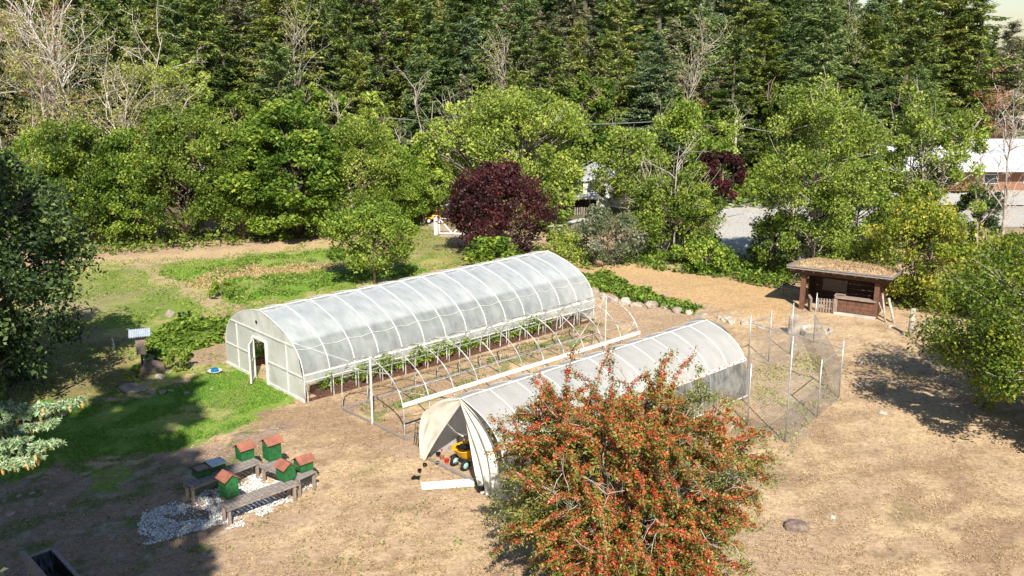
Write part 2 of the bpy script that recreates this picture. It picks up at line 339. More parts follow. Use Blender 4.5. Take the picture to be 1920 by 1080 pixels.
def colour_at(x, y):
    """base colour of soil and turf by zone, tree shade mixed in for the left yard"""
    jx = x+(fbm(x, y, 1.1, 3, 3)-.5)*1.5; jy = y+(fbm(x, y, 1.1, 3, 31)-.5)*1.9
    def mix(a, b, k): return a*(1-k[:, None])+np.array(b)[None]*k[:, None]
    n1 = fbm(x, y, 5, 4, 1); n2 = fbm(x, y, 1.2, 3, 2); n3 = fbm(x, y, .5, 2, 4)
    c = np.tile(np.array([.48, .35, .23]), (len(x), 1))
    c = mix(c, (.31, .21, .135), sstep(.46, .7, n1)*.8)
    c = mix(c, (.56, .42, .255), sstep(.5, .7, n2)*.7)
    c = mix(c, (.2, .17, .08), sstep(.66, .8, fbm(x, y, 2.6, 3, 8))*.6)
    c = mix(c, (.22, .15, .10), sstep(.62, .8, n3)*.5)
    st = fbm(x*.9+y*.35, (y*.9-x*.35)*5, 3.2, 3, 71)          # combed, mown streaks
    c = mix(c, (.56, .43, .26), sstep(.55, .75, st)*.55); c = mix(c, (.3, .21, .12), sstep(.58, .75, 1-st)*.5)
    tr = np.minimum(np.abs((x-6.5)-(y-24)*.62-.5*np.sin(y*.25)), np.abs((x-8.1)-(y-24)*.62-.5*np.sin(y*.25)))   # faint wheel tracks on the slope
    c = mix(c, (.36, .27, .17), np.exp(-(tr/.22)**2)*.45*(y > 22)*(y < 36)*sstep(.3, .5, n2))
    bare_ = sstep(.5, .62, fbm(x, y, 3.8, 3, 81))*(1-sstep(8, 13, x)); c = mix(c, (.4, .29, .2), bare_*.8)
    f = pip(Z_CHIPS, jx, jy); c[f] = mix(c[f], (.27, .2, .16), np.full(f.sum(), .75))
    c[f] = mix(c[f], (.1, .15, .035), sstep(.54, .64, n2[f])*.7); c[f] = mix(c[f], (.42, .36, .3), sstep(.6, .7, n3[f])*.6)
    f = pip(Z_FIELD, jx, jy)
    cf = np.tile(np.array([.36, .33, .13]), (f.sum(), 1))
    cf = mix(cf, (.17, .25, .04), sstep(.42, .58, n2[f])*.9); cf = mix(cf, (.32, .25, .17), sstep(.5, .7, n1[f])*.7); c[f] = cf
    for Z, col, k in ((Z_DRYSTRIP, (.5, .37, .22), .9), (Z_G1, (.17, .29, .04), .85), (Z_G2, (.15, .28, .035), .9), (Z_GOLD, (.5, .4, .14), .8), (Z_G3, (.17, .22, .06), .6),
                      (Z_PATH, (.42, .33, .2), .9), (Z_SQUASH, (.12, .17, .04), .8), (Z_SOIL, (.34, .24, .17), .95), (Z_SOIL2, (.32, .23, .17), .8),
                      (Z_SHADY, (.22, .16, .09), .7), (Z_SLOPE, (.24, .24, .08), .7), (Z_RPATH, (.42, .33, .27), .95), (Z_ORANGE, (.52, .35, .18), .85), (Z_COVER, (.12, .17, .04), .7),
                      (Z_BED, (.36, .25, .17), .7), (Z_PEN, (.36, .3, .23), .7), (Z_LOT, (.46, .45, .43), 1)):
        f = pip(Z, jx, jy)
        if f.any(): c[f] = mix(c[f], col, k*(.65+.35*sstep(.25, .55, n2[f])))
    f = pip(Z_BED, jx, jy) & (n2 > .53); c[f] = mix(c[f], (.13, .19, .04), np.full(f.sum(), .7))
    for Z in (Z_LAWN, Z_LAWN2):
        f = pip(Z, x+(fbm(x, y, .5, 3, 3)-.5)*1.6+(fbm(x, y, 2.5, 2, 13)-.5)*2.0, y+(fbm(x, y, .5, 3, 31)-.5)*1.6+(fbm(x, y, 2.5, 2, 14)-.5)*2.4); cl = np.tile(np.array([.085, .25, .02]), (f.sum(), 1)); cl = mix(cl, (.17, .3, .035), sstep(.42, .65, n1[f])); cl = mix(cl, (.32, .3, .12), sstep(.56, .7, fbm(x[f], y[f], 1.7, 3, 15))*.6); c[f] = c[f]*.15+cl*.85
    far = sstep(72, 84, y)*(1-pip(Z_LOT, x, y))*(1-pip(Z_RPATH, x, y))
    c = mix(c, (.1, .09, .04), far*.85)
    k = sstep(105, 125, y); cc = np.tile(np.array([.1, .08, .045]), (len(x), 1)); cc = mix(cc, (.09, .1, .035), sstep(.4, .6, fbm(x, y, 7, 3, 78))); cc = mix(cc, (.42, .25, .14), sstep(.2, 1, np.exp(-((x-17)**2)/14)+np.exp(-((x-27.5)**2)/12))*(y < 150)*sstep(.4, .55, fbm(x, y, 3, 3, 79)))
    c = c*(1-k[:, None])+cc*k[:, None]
    rocky = sstep(176, 186, y)*sstep(50, 62, x)*(1-sstep(196, 204, y)); c = mix(c, (.45, .38, .32), rocky)
    return c

def axis_pts(segs):
    o = []
    for a, b, s in segs: o += list(np.arange(a, b, s))
    return np.array(o+[segs[-1][1]])
xs = axis_pts([(-900, -200, 50), (-200, -60, 7), (-60, -34, 1), (-34, -22, .4), (-22, 22, .17), (22, 36, .4), (36, 110, 1.5), (110, 200, 7), (200, 900, 50)])
ys = axis_pts([(-60, 20, 4), (20, 60, .17), (60, 82, .35), (82, 120, 1.2), (120, 260, 3), (260, 500, 15), (500, 2500, 100)])
X, Y = np.meshgrid(xs, ys); x_ = X.ravel(); y_ = Y.ravel(); z_ = hz(x_, y_)
rough_ = (fbm(x_, y_, .45, 2, 61)-.5)*.05*((np.abs(x_) < 25) & (y_ > 20) & (y_ < 62))
nx, ny = len(xs), len(ys)
me = bpy.data.meshes.new('ground')
me.vertices.add(nx*ny); me.vertices.foreach_set('co', np.stack([x_, y_, z_+rough_], 1).reshape(-1).astype(np.float32))
i = np.arange(nx-1)[None, :]+nx*np.arange(ny-1)[:, None]; i = i.ravel()
fi = np.stack([i, i+1, i+1+nx, i+nx], 1); nf = len(fi)
me.loops.add(nf*4); me.loops.foreach_set('vertex_index', fi.reshape(-1).astype(np.int32))
me.polygons.add(nf); me.polygons.foreach_set('loop_start', np.arange(0, nf*4, 4, dtype=np.int32)); me.update(calc_edges=True)
ca = me.color_attributes.new('Col', 'FLOAT_COLOR', 'POINT')
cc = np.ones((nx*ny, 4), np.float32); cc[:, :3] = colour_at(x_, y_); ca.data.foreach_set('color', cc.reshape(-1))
m, t, b = mat_new('soil_and_turf'); L = t.links.new
b.inputs['Roughness'].default_value = .95; b.inputs['Specular IOR Level'].default_value = .1
a = t.nodes.new('ShaderNodeAttribute'); a.attribute_name = 'Col'
tc = t.nodes.new('ShaderNodeTexCoord')
n1 = t.nodes.new('ShaderNodeTexNoise'); n1.inputs['Scale'].default_value = 5; n1.inputs['Detail'].default_value = 8; n1.inputs['Roughness'].default_value = .75
n2 = t.nodes.new('ShaderNodeTexNoise'); n2.inputs['Scale'].default_value = 22; n2.inputs['Detail'].default_value = 4
L(tc.outputs['Object'], n1.inputs[0]); L(tc.outputs['Object'], n2.inputs[0])
mr = t.nodes.new('ShaderNodeMapRange'); mr.inputs[1].default_value = .3; mr.inputs[2].default_value = .7; mr.inputs[3].default_value = .6; mr.inputs[4].default_value = 1.35
mr2 = t.nodes.new('ShaderNodeMapRange'); mr2.inputs[1].default_value = .35; mr2.inputs[2].default_value = .65; mr2.inputs[3].default_value = .82; mr2.inputs[4].default_value = 1.15
L(n1.outputs[0], mr.inputs[0]); L(n2.outputs[0], mr2.inputs[0])
mm = t.nodes.new('ShaderNodeMath'); mm.operation = 'MULTIPLY'; L(mr.outputs[0], mm.inputs[0]); L(mr2.outputs[0], mm.inputs[1])
vm = t.nodes.new('ShaderNodeVectorMath'); vm.operation = 'SCALE'; L(a.outputs['Color'], vm.inputs[0]); L(mm.outputs[0], vm.inputs['Scale']); L(vm.outputs[0], b.inputs['Base Color'])
bp = t.nodes.new('ShaderNodeBump'); bp.inputs['Strength'].default_value = .9; bp.inputs['Distance'].default_value = .06
L(n1.outputs[0], bp.inputs['Height']); L(bp.outputs[0], b.inputs['Normal'])
g = link('ground', me, m); g['kind'] = 'structure'

# water of the inlet
mw, t, b = mat_new('inlet_water'); b.inputs['Base Color'].default_value = (.07, .07, .05, 1); b.inputs['Roughness'].default_value = .12
n = t.nodes.new('ShaderNodeTexNoise'); n.inputs['Scale'].default_value = 1.5; bp = t.nodes.new('ShaderNodeBump'); bp.inputs['Strength'].default_value = .3; bp.inputs['Distance'].default_value = .1
t.links.new(n.outputs[0], bp.inputs['Height']); t.links.new(bp.outputs[0], b.inputs['Normal'])
wmb = MB(); wmb.add([(60, 120, -1.2), (400, 120, -1.2), (400, 196, -1.2), (60, 196, -1.2)], [(0, 1, 2, 3)])
o = wmb.build('water', mw); o['kind'] = 'structure'

# ---------------- big greenhouses ----------------
G = .747
dL = Vector((math.cos(G), math.sin(G), 0)); nW = Vector((math.sin(G), -math.cos(G), 0))
def prof(w_, h, hs, n=9, c1=.62, c2=.86):
    out = [(0, 0), (0, hs*.5)]
    p0, p1, p2, p3 = (0, hs), (0, hs+(h-hs)*c1), (w_*.22, hs+(h-hs)*c2), (w_/2, h)
    for k in range(n+1):
        t = k/n; q = 1-t
        out.append(tuple(q**3*p0[i]+3*q*q*t*p1[i]+3*q*t*t*p2[i]+t**3*p3[i] for i in (0, 1)))
    return out+[(w_-a, z) for a, z in out[-2::-1]]
def arch(pr, x, r, n=6, off=0): return MB().tube([(x, -a, z+off) for a, z in pr], r, n)
def cover(pr, L_, i0, i1, sag=0, seg=14, thick=0):
    pts = pr[i0:i1+1]; m = len(pts)-1; nu = seg*4
    def fn(u, v):
        k = v*m; j = min(int(k), m-1); f = k-j
        a = pts[j][0]*(1-f)+pts[j+1][0]*f; z = pts[j][1]*(1-f)+pts[j+1][1]*f
        x = u*L_; s = math.sin(math.pi*u*seg)**2*sag
        ca, cz = pr[0][0]*0+pr[-1][0]/2, .8
        dx, dz = a-ca, z-cz; l = math.hypot(dx, dz)+1e-6
        return (x, -(a-dx/l*s), z-dz/l*s)
    return MB().grid(fn, nu, m*2)

# --- greenhouse A ---
WA, HA, LA = 7.07, 3.37, 18.1
pa = prof(WA, HA, .95)
A = thing('greenhouse', 'largest arched tunnel, covered in pale bluish plastic with an open door in its end wall', 'greenhouse', (-13.62, 43.85, 0), G)
NA = 14
for k in range(NA+1): arch(pa, k*LA/NA, .027).build('rib', M['white_pipe'], A, True)
np_ = len(pa)
ihip = next(i for i in range(np_//2, np_) if pa[i][1] < .96)
cover(pa, LA, 0, np_-1-2, sag=.05).build('plastic_cover', M['cover_a'], A, True)
MB().tube([(0, -WA/2, HA+.02), (LA, -WA/2, HA+.02)], .035).build('ridge_pipe', M['white_pipe'], A)
pu = MB()
for q in (5,): pu.tube([(s*LA/56, -pa[-1-q][0], pa[-1-q][1]+.06-.09*math.sin(math.pi*s/4)**2) for s in range(57)], .014, 4)
pu.build('cover_seam', M['white_pipe'], A)
rl = MB(); rl.beam((0, -WA-.04, 1.22), (LA, -WA-.04, 1.22), .04, .06); rl.build('hip_rail', M['white_wood'], A)
MB().beam((0, -WA-.06, .93), (LA, -WA-.06, .8), .04, .035).build('roll_up_bar', M['white_pipe'], A)
MB().grid(lambda u, v: (u*LA, -WA-.05-.02*math.sin(u*90), .8+.4*v), 56, 3).build('side_curtain', M['cover_a'], A)
MB().beam((0, -WA, .07), (LA, -WA, .07), .05, .14).build('base_board', M['dark_wood'], A)
MB().beam((0, 0.02, .12), (LA, .02, .12), .06, .24).build('base_board', M['grey_wood'], A)
for k in range(NA+1): MB().tube([(k*LA/NA+.1, -WA-.06, 0), (k*LA/NA+.1, -WA-.06, .95)], .022, 5).build('ground_post', M['bare_pipe'], A)
for e, xx in ((0, -.03), (1, LA+.03)):
    ew = MB(); d0, d1, dh = WA*.40, WA*.57, 1.95
    def strip(a0, a1, zb):
        n = 8
        def zt(a):
            a = min(max(a, 1e-4), WA-1e-4)
            h_ = pa[:np_//2+1]
            aa = a if a <= WA/2 else WA-a
            for j in range(2, len(h_)-1):
                if h_[j+1][0] >= aa: f = (aa-h_[j][0])/(h_[j+1][0]-h_[j][0]+1e-9); return h_[j][1]*(1-f)+h_[j+1][1]*f
            return HA
        ew.grid(lambda u, v: (xx+.02*math.sin(9*u+7*v), -(a0+(a1-a0)*u), zb+(zt(a0+(a1-a0)*u)-zb)*v), n, 5)
    if e == 0: strip(0, d0, .05); strip(d0, d1, dh); strip(d1, WA, .05)
    else: strip(0, WA, .05)
    ew.build('end_wall', M['endwall_a'], A, True)
fr = MB()
for zz in (1.12, 2.35): 
    for a0, a1 in ((.12, d0), (d1, WA-.12)) if zz < 2 else ((.75, WA-.75),): fr.beam((-.06, -a0, zz), (-.06, -a1, zz), .04, .06)
for aa, zt in ((1.3, 2.4), (WA-1.3, 2.4)): fr.beam((-.06, -aa, 0), (-.06, -aa, zt), .05, .05)
fr.beam((-.05, 0, .06), (-.05, -d0, .06), .06, .12); fr.beam((-.05, -d1, .06), (-.05, -WA, .06), .06, .12)
fr.build('end_wall_frame', M['white_pipe'], A)
df = MB(); df.beam((-.08, -d0, 0), (-.08, -d0, dh+.05), .1, .1); df.beam((-.08, -d1, 0), (-.08, -d1, dh+.05), .08, .08); df.beam((-.08, -d0-.05, dh+.06), (-.08, -d1+.04, dh+.06), .08, .08)
df.build('door_frame', M['white_wood'], A)
dr = MB()
for z0, z1 in ((.1, 1.9),):
    q0 = Vector((-.1, -d0-.05, 0)); q1 = Vector((-.1-.95*.62, -d0-.05-.95*.78, 0))
    for q in (q0, q1): dr.beam(q+Vector((0, 0, .1)), q+Vector((0, 0, 1.9)), .06, .06)
    for zz in (.13, 1.0, 1.87): dr.beam(q0+Vector((0, 0, zz)), q1+Vector((0, 0, zz)), .05, .06)
do = dr.build('door', M['white_wood'], A)
MB().add([q0+Vector((0, 0, .12)), q1+Vector((0, 0, .12)), q1+Vector((0, 0, 1.86)), q0+Vector((0, 0, 1.86))], [(0, 1, 2, 3)]).build('door_panel', M['endwall_a'], do)
MB().box((-.14, -d0-.1, 1.05), (.04, .12, .05)).build('handle', M['steel'], do)
vt = MB(); vt.box((-.07, -WA*.5+.25, 2.78), (.03, .12, .12)); vt.build('vent_cap', M['black'], A)
br = MB(); br.beam((.05, -pa[-7][0], pa[-7][1]), (2.5, -WA+.06, 1.2), .035, .035); br.build('corner_brace', M['white_pipe'], A)

def leafplant(name, label, cat, loc, h, r, n, size, mat, group=None, seed=0, stems=True, berries=None, up=.5):
    rng = np.random.default_rng(seed)
    o = thing(name, label, cat, loc, 0, group)
    P_ = rng.normal(size=(n, 3)); P_ = unit(P_)*rng.uniform(.3, 1, (n, 1))**.6*np.array([r, r, h/2])+np.array([0, 0, h*.52])
    P_ *= (.8+.4*vnoise(P_[:, 0]*3/r+9, P_[:, 2]*3/h, seed))[:, None]
    P_[:, 2] = np.maximum(P_[:, 2], .03)
    quads('foliage', leafquads(rng, P_, size, up), rng.uniform(0, 1, n)*.6+vnoise(P_[:, 0]*4, P_[:, 2]*4, 5)*.4, mat, o)
    if stems:
        mb = MB()
        for k in range(5):
            a_ = rng.uniform(0, 6.28); mb.tube([(0, 0, 0), (math.cos(a_)*r*.3, math.sin(a_)*r*.3, h*.4), (math.cos(a_)*r*.5, math.sin(a_)*r*.5, h*.8)], [.02*h, .015*h, .006*h], 4)
        mb.build('stem', M['bark'], o)
    return o
def wpt(O, x, a, z=0): v = Vector(O)+dL*x+nW*a; return (v.x, v.y, z)
OA, OB_, OC = (-13.62, 43.85, 0), (-7.08, 37.83, 0), (-3.2, 32.99, 0)
# raised beds and crops in greenhouse A
for bi, (aa, ww, desc) in enumerate(((WA-.55, .8, 'long planting bed behind the open side of the big greenhouse'), (WA*.5, .9, 'long planting bed down the middle of the big greenhouse'), (.85, .9, 'long planting bed along the far side of the big greenhouse'))):
    bd = thing('planting_bed', desc, 'planting bed', wpt(OA, .8, aa), G, 'beds in the big greenhouse')
    mb = MB(); LL = LA-1.6
    for s in (-1, 1): mb.beam((0, s*ww/2, .16), (LL, s*ww/2, .16), .04, .3)
    mb.beam((0, -ww/2+.02, .16), (0, ww/2-.02, .16), .04, .3); mb.beam((LL, -ww/2+.02, .16), (LL, ww/2-.02, .16), .04, .3)
    mb.build('board', M['dark_wood'], bd)
    MB().box((LL/2, 0, .14), (LL-.05, ww-.05, .24)).build('soil', M['soil'], bd)
tom = None
rr = random.Random(4)
for bi, (aa, desc) in enumerate(((WA-.2, 'leafy tomato plant showing under the rolled up side of the greenhouse'), (WA*.5, 'leafy crop plant in the middle bed of the big greenhouse'), (.85, 'leafy crop plant against the far wall of the big greenhouse'))):
    for k in range(21 if bi == 0 else 12):
        x = 1.2+k*(LA-2.2)/(21 if bi == 0 else 12)+rr.uniform(-.15, .15)
        if bi == 0 and k > 18: continue
        loc = wpt(OA, x, aa+rr.uniform(-.12, .12), .25)
        gname = ('crops at the open side', 'crops in the middle bed', 'crops at the far wall')[bi]
        if tom is None:
            tom = leafplant('tomato_plant', desc, 'plant', loc, .95, .46, 520, .13, M['leaf_fresh'], gname, 3)
        else:
            s_ = rr.uniform(.85, 1.2)*(1.25 if bi else 1); dup(tom, loc, rr.uniform(0, 6), desc, gname, s_)

# --- bare hoop frame B ---
WB, HB, LB = 4.31, 2.85, 13.96
pb = prof(WB, HB, .95)
B = thing('hoop_frame', 'bare white hoop tunnel frame without cover standing between the two plastic tunnels', 'tunnel frame', OB_, G)
NB = 11
for k in range(NB+1): arch(pb, k*LB/NB, .027).build('rib', M['bare_pipe'], B, True)
MB().tube([(0, -WB/2, HB), (LB, -WB/2, HB)], .022).build('ridge_pipe', M['bare_pipe'], B)
for q in (5, np_-6): MB().tube([(0, -pb[q][0], pb[q][1]), (LB, -pb[q][0], pb[q][1])], .014, 5).build('purlin', M['bare_pipe'], B)
MB().tube([(0, -WB-.02, .6), (LB, -WB-.02, .6)], .016, 5).build('hip_pipe', M['bare_pipe'], B)
MB().tube([(0, .02, 1.4), (LB, .02, 1.4)], .02, 5).build('hip_pipe', M['steel'], B)
MB().beam((-.05, -WB-.04, 1.45), (LB, -WB-.04, 1.45), .04, .17).build('hip_board', M['white_wood'], B)
for a0 in (0, WB): MB().beam((0, -a0, .07), (LB, -a0, .07), .05, .12).build('base_rail', M['grey_wood'], B)
MB().beam((0, 0, .06), (0, -WB, .06), .05, .11).build('base_rail', M['grey_wood'], B)
for e in (0, LB):
    MB().tube([(e, -WB/2, 0), (e, -WB/2, HB)], .05 if e == 0 else .03, 8).build('centre_post', M['white_pipe'], B)
bl = []
for s, a0 in ((1, .2), (-1, WB-.2)):
    i1 = 5 if s == 1 else np_-6
    bl += [((0, -pb[i1][0], pb[i1][1]), (2.5, -a0, 1.0)), ((LB, -pb[i1][0], pb[i1][1]), (LB-1.3, -a0, 1.0))]
bl += [((LB, -WB/2, HB*.98), (LB-1.3, -WB*.25, 0.1)), ((LB, -WB/2, HB*.98), (LB, -WB*.3, .1)), ((LB, -pb[-5][0], pb[-5][1]), (LB, -WB*.72, .95)), ((LB, -pb[4][0], pb[4][1]), (LB, -pb[-5][0], pb[-5][1]))]
for a_, b_ in bl: MB().tube([a_, b_], .018, 5).build('brace', M['bare_pipe'], B)

# --- covered tunnel C ---
WC, HC, LC = 4.33, 2.96, 14.15
pc = prof(WC, HC, .95)
T = thing('polytunnel', 'smaller grey white polytunnel with cream tarp flaps hanging open at its near end', 'polytunnel', OC, G)
for k in range(NB+1): arch(pc, k*LC/NB, .024).build('rib', M['white_pipe'], T, True)
icut = max(i for i in range(len(pc)//2, len(pc)) if pc[i][1] >= 1.36)
cover(pc, LC, 0, icut, sag=.03, seg=11).build('plastic_cover', M['cover_c'], T, True)
MB().tube([(0, -WC/2, HC+.02), (LC, -WC/2, HC+.02)], .035).build('ridge_pipe', M['white_pipe'], T)
MB().beam((-.05, -pc[icut][0]-.05, pc[icut][1]), (LC, -pc[icut][0]-.05, pc[icut][1]), .04, .14).build('hip_board', M['peel'], T)
MB().grid(lambda u, v: (u*LC, -WC-.05-.03*math.sin(u*60)*(1-v)-.1*(1-v)+(WC-pc[icut][0])*max(0, v-.6)*2.5, .04+(pc[icut][1]-.08)*v), 60, 6).build('clear_skirt', M['skirt'], T, True)
MB().beam((-.1, -WC-.2, .1), (LC, -WC-.18, .1), .05, .05).build('base_rail', M['white_pipe'], T)
MB().beam((0, .02, .08), (LC, .02, .08), .06, .14).build('base_rail', M['grey_wood'], T)
MB().beam((.02, 0, .05), (.02, -WC*.72, .05), .12, .08).build('threshold', M['grey_wood'], T)
MB().tube([(.12, -pc[-6][0], pc[-6][1]), (2.4, -WC-.02, 1.05)], .022, 5).build('corner_brace', M['white_pipe'], T)
MB().tube([(1.3, -WC*.5, 0), (1.3, -WC*.5, 2.8)], .03, 5).build('door_post', M['white_pipe'], T)
def harch(pr, W_, Hh, t):   # t 0..1 down one side from the peak
    half = pr[:len(pr)//2+1][::-1]; k = t*(len(half)-1); j = min(int(k), len(half)-2); f = k-j
    return half[j][0]*(1-f)+half[j+1][0]*f, half[j][1]*(1-f)+half[j+1][1]*f
def flapL(u, v):   # v 0 at peak .. 1 at floor; u 0 outer arch .. 1 inner edge
    a, z = harch(pc, WC, HC, v)
    ai = WC*.5*(1-v)**1.05+.10*v+.12; zi = HC-.05-(HC-.1)*v
    fold = .07*math.sin(u*13+v*3)*(.3+v)
    return (-.06-fold-.14*v*u, -(a*(1-u)+ai*u)+ (.25*v*(1-u) if v > .55 else 0), z*(1-u)+zi*u)
def flapR(u, v):
    a, z = harch(pc, WC, HC, v); a = WC-a
    ai = WC*.5+WC*.32*v**1.1; zi = HC-.05-(HC-.05)*v
    fold = .09*math.sin(u*17+v*4)*(.35+v)
    return (-.08-fold-.22*v, -(a*(1-u)+ai*u), z*(1-u)+zi*u)
MB().grid(flapL, 14, 16).build('tarp_flap', M['tarp'], T, True)
MB().grid(flapR, 16, 16).build('tarp_flap', M['tarp'], T, True)
MB().grid(lambda u, v: (LC+.04+.25*math.sin(v*3.1), -WC*u, HC*v*(1-abs(2*u-1)**3.2)+.02), 16, 12).build('end_cover', M['cover_c'], T, True)
ft = MB(); ft.grid(lambda u, v: (-.35+.12*math.sin(u*9), -WC+.35-.75*u, .05+.75*v+.1*math.sin(u*12)), 10, 5); ft.build('crumpled_clear_sheet', M['skirt'], T, True)

# ---------------- wheelbarrow, boards, pots ----------------
wx, wy = at(880, 850, .45)
W_ = thing('wheelbarrow', 'yellow two wheeled wheelbarrow full of black sacks parked in the mouth of the tarp tunnel', 'wheelbarrow', (wx, wy, 0), G+math.pi, None, 1.05)
tr = MB()
def tray(u, v):
    a = u*2*math.pi; k = .62+.38*v; ex = .3
    cx, sy = math.cos(a), math.sin(a)
    return (math.copysign(abs(cx)**.55, cx)*.62*k, math.copysign(abs(sy)**.55, sy)*.40*k, .38+.34*v)
tr.grid(tray, 32, 5); tr.tube([tray(i/32, 1) for i in range(33)], .018, 5)
tr.add([tray(i/32, 0) for i in range(32)], [tuple(range(31, -1, -1))])
tr.build('tray', M['yellow'], W_, True)
for s in (-1, 1):
    wh = MB().lathe([(.19, -.035), (.2, 0), (.19, .035), (.12, .045), (.12, -.045), (.19, -.035)], 20, (.42, s*.28, .2), 'Y'); whl = wh.build('wheel', M['tyre'], W_, True)
    MB().lathe([(.115, -.03), (.115, .03), (.04, .06), (.0, .06)], 16, (.42, s*.28, .2), 'Y').build('hub', M['teal'], whl)
    MB().tube([(-1.05, s*.3, .62), (-.6, s*.3, .4), (.3, s*.22, .28), (.55, s*.15, .2)], .02, 6).build('handle', M['steel'], W_, True)
MB().tube([(.42, -.3, .2), (.42, .3, .2)], .015, 5).build('axle', M['steel'], W_)
for s in (-1, 1): MB().tube([(-.25, s*.22, .4), (-.35, s*.25, 0), (-.1, s*.22, .3)], .016, 5).build('leg', M['steel'], W_)
def crumple(c, d, seed, n=8):
    rng = random.Random(seed); mb = MB()
    def fn(u, v):
        th = u*2*math.pi; ph = v*math.pi
        r = 1+.22*math.sin(5*th+seed)*math.sin(3*ph+seed*2)+.12*math.sin(9*th+7*ph)
        return (c[0]+d[0]*r*math.cos(th)*math.sin(ph), c[1]+d[1]*r*math.sin(th)*math.sin(ph), c[2]+d[2]*r*math.cos(ph))
    return mb.grid(fn, n*2, n)
for k, (x, y, z, lab) in enumerate(((-.2, .08, .78, 'shiny black sack heaped on top in the wheelbarrow'), (.15, -.06, .74, 'black plastic sack at the wheel end of the wheelbarrow tray'))):
    p_ = Matrix.Rotation(G+math.pi, 3, 'Z') @ Vector((x, y, z))
    ob = crumple((0, 0, 0), (.3, .24, .06), k+2, 10).build('black_sack', M['black'], None, False); ob.location = (wx+p_.x, wy+p_.y, z); prop(ob, lab, 'sack')
# white board pair lying outside
bx0 = at(842, 908, .04)
bo = thing('white_board', 'pair of wide peeling white boards joined and lying flat outside the tunnel mouth', 'board', (bx0[0], bx0[1], .03), .16)
mb = MB(); mb.box((0, .14, .02), (1.95, .24, .035), .01); mb.build('plank', M['white_wood'], bo)
mb = MB(); mb.box((0.03, -.15, .02), (1.98, .27, .035), -.01); mb.build('plank', M['white_wood'], bo)
def pot(u, v, r, h, mat, label, name='plant_pot', cat='pot', lying=None, rz=0, group=None):
    x, y = at(u, v); o = thing(name, label, cat, (x, y, gz(x, y)), rz, group)
    mb = MB().lathe([(r*.72, 0), (r, h), (r*1.08, h), (r*1.08, h*.93), (r*.9, h*.93), (r*.62, .02), (0, .02)], 14)
    p_ = mb.build('body', mat, o, False)
    if lying: p_.rotation_euler = (R(88), 0, lying); p_.location = (0, 0, r)
    return o
pot(902, 922, .2, .3, M['black'], 'dark bucket standing at the foot of the right tarp flap', 'bucket', 'bucket')
for u, v, ly, lab in ((795, 873, .4, 'small black pot lying nearest the tunnel mouth among the loose pots'), (817, 872, 1.8, 'black pot lying on its side close to the doorway threshold'), (787, 886, None, 'single small black pot standing above the white boards'), (773, 901, 2.4, 'black pot lying beyond the left end of the white boards'), (780, 899, 1.2, 'second black pot touching another beyond the left end of the boards')):
    pot(u, v, .075, .13, M['black'], lab, lying=ly)
for u, v, mt, lab in ((826, 848, 'red', 'bright red pot just inside the tarp doorway'), (838, 868, 'red', 'red pot beside the wheelbarrow wheel'), (829, 862, 'hive_roof', 'terracotta pot by the doorway threshold'), (822, 856, 'black', 'upright black pot behind the red pots')):
    pot(u, v, .09, .15, M[mt], lab)
x, y = at(858, 838, .3); o = thing('white_tabletop', 'white panel leaning on clutter behind the wheelbarrow', 'panel', (x+.7, y+1.0, 0), G)
MB().box((0, 0, .62), (1.9, .5, .04), 0, (R(-8), 0)).build('panel', M['white_wood'], o)
for sx in (-.8, .8):
    for sy in (-.18, .18): MB().beam((sx, sy, 0), (sx, sy, .6), .05, .05).build('leg', M['wood'], o)
x, y = at(785, 838)
o = thing('black_mesh_panel', 'dark wire panel leaning against the left corner of the tarp tunnel', 'mesh panel', (x+.1, y, 0), G+1.57)
mb = MB()
for k in range(6): mb.tube([(-.35+k*.14, .1, 0), (-.35+k*.14, -.05, .95)], .012, 4)
for k in range(5): mb.tube([(-.36, .09-k*.035, .1+k*.2), (.36, .09-k*.035, .1+k*.2)], .012, 4)
mb.build('wires', M['black'], o)

# ---------------- beehives on benches ----------------
def bench(label, p0, dirv, wdir, L_, Wd, hgt, nsl, mat='grey_wood'):
    ang = math.atan2(dirv[1], dirv[0]); s = 1 if (dirv[0]*wdir[1]-dirv[1]*wdir[0]) > 0 else -1
    o = thing('slatted_bench', label, 'bench', (p0[0], p0[1], 0), ang, 'benches under the beehives')
    mb = MB()
    for k in range(nsl):
        wsl = L_/nsl
        mb.box(((k+.5)*wsl, s*Wd/2, hgt-.015+random.Random(k).uniform(-.004, .004)), (wsl*.8, Wd, .03))
    mb.build('slats', M[mat], o)
    for q in (.03, Wd-.03): MB().beam((0, s*q, hgt-.09), (L_, s*q, hgt-.075), .04, .085).build('rail', M[mat], o)
    for lx in (.1, L_-.1):
        for q in (.08, Wd-.08): MB().beam((lx, s*q, -.05), (lx, s*q, hgt-.14), .085, .085).build('leg', M['wood'], o)
    return o
dv = (.703, .711); dn = (.711, -.703)
BZ = .66
def c8(x, y): return at(320+x/5.684, 810+y/5.684, BZ)
def span(a, b): return (Vector(c8(*b))-Vector(c8(*a)))
e_ = span((600, 815), (1355, 540)); Lf = e_.length; e_ = e_/Lf; f_ = (-e_.y, e_.x)
bench('long sunlit slatted bench nearest the camera with a hive at each end', c8(600, 815), e_, f_, Lf, .52, BZ, 17)
e1_ = span((215, 590), (955, 305)); L1 = e1_.length; e1_ = e1_/L1
bench('long weathered bench in the shade carrying the two opened hive boxes', c8(215, 590), e1_, (-e1_.y, e1_.x), L1, .5, BZ, 16)
e2_ = span((945, 345), (1365, 510)); L2 = e2_.length; e2_ = e2_/L2
bench('wide bench running across behind, carrying the two rear right hives', c8(945, 345), e2_, (-e2_.y, e2_.x), L2, .82, BZ-.01, 13)
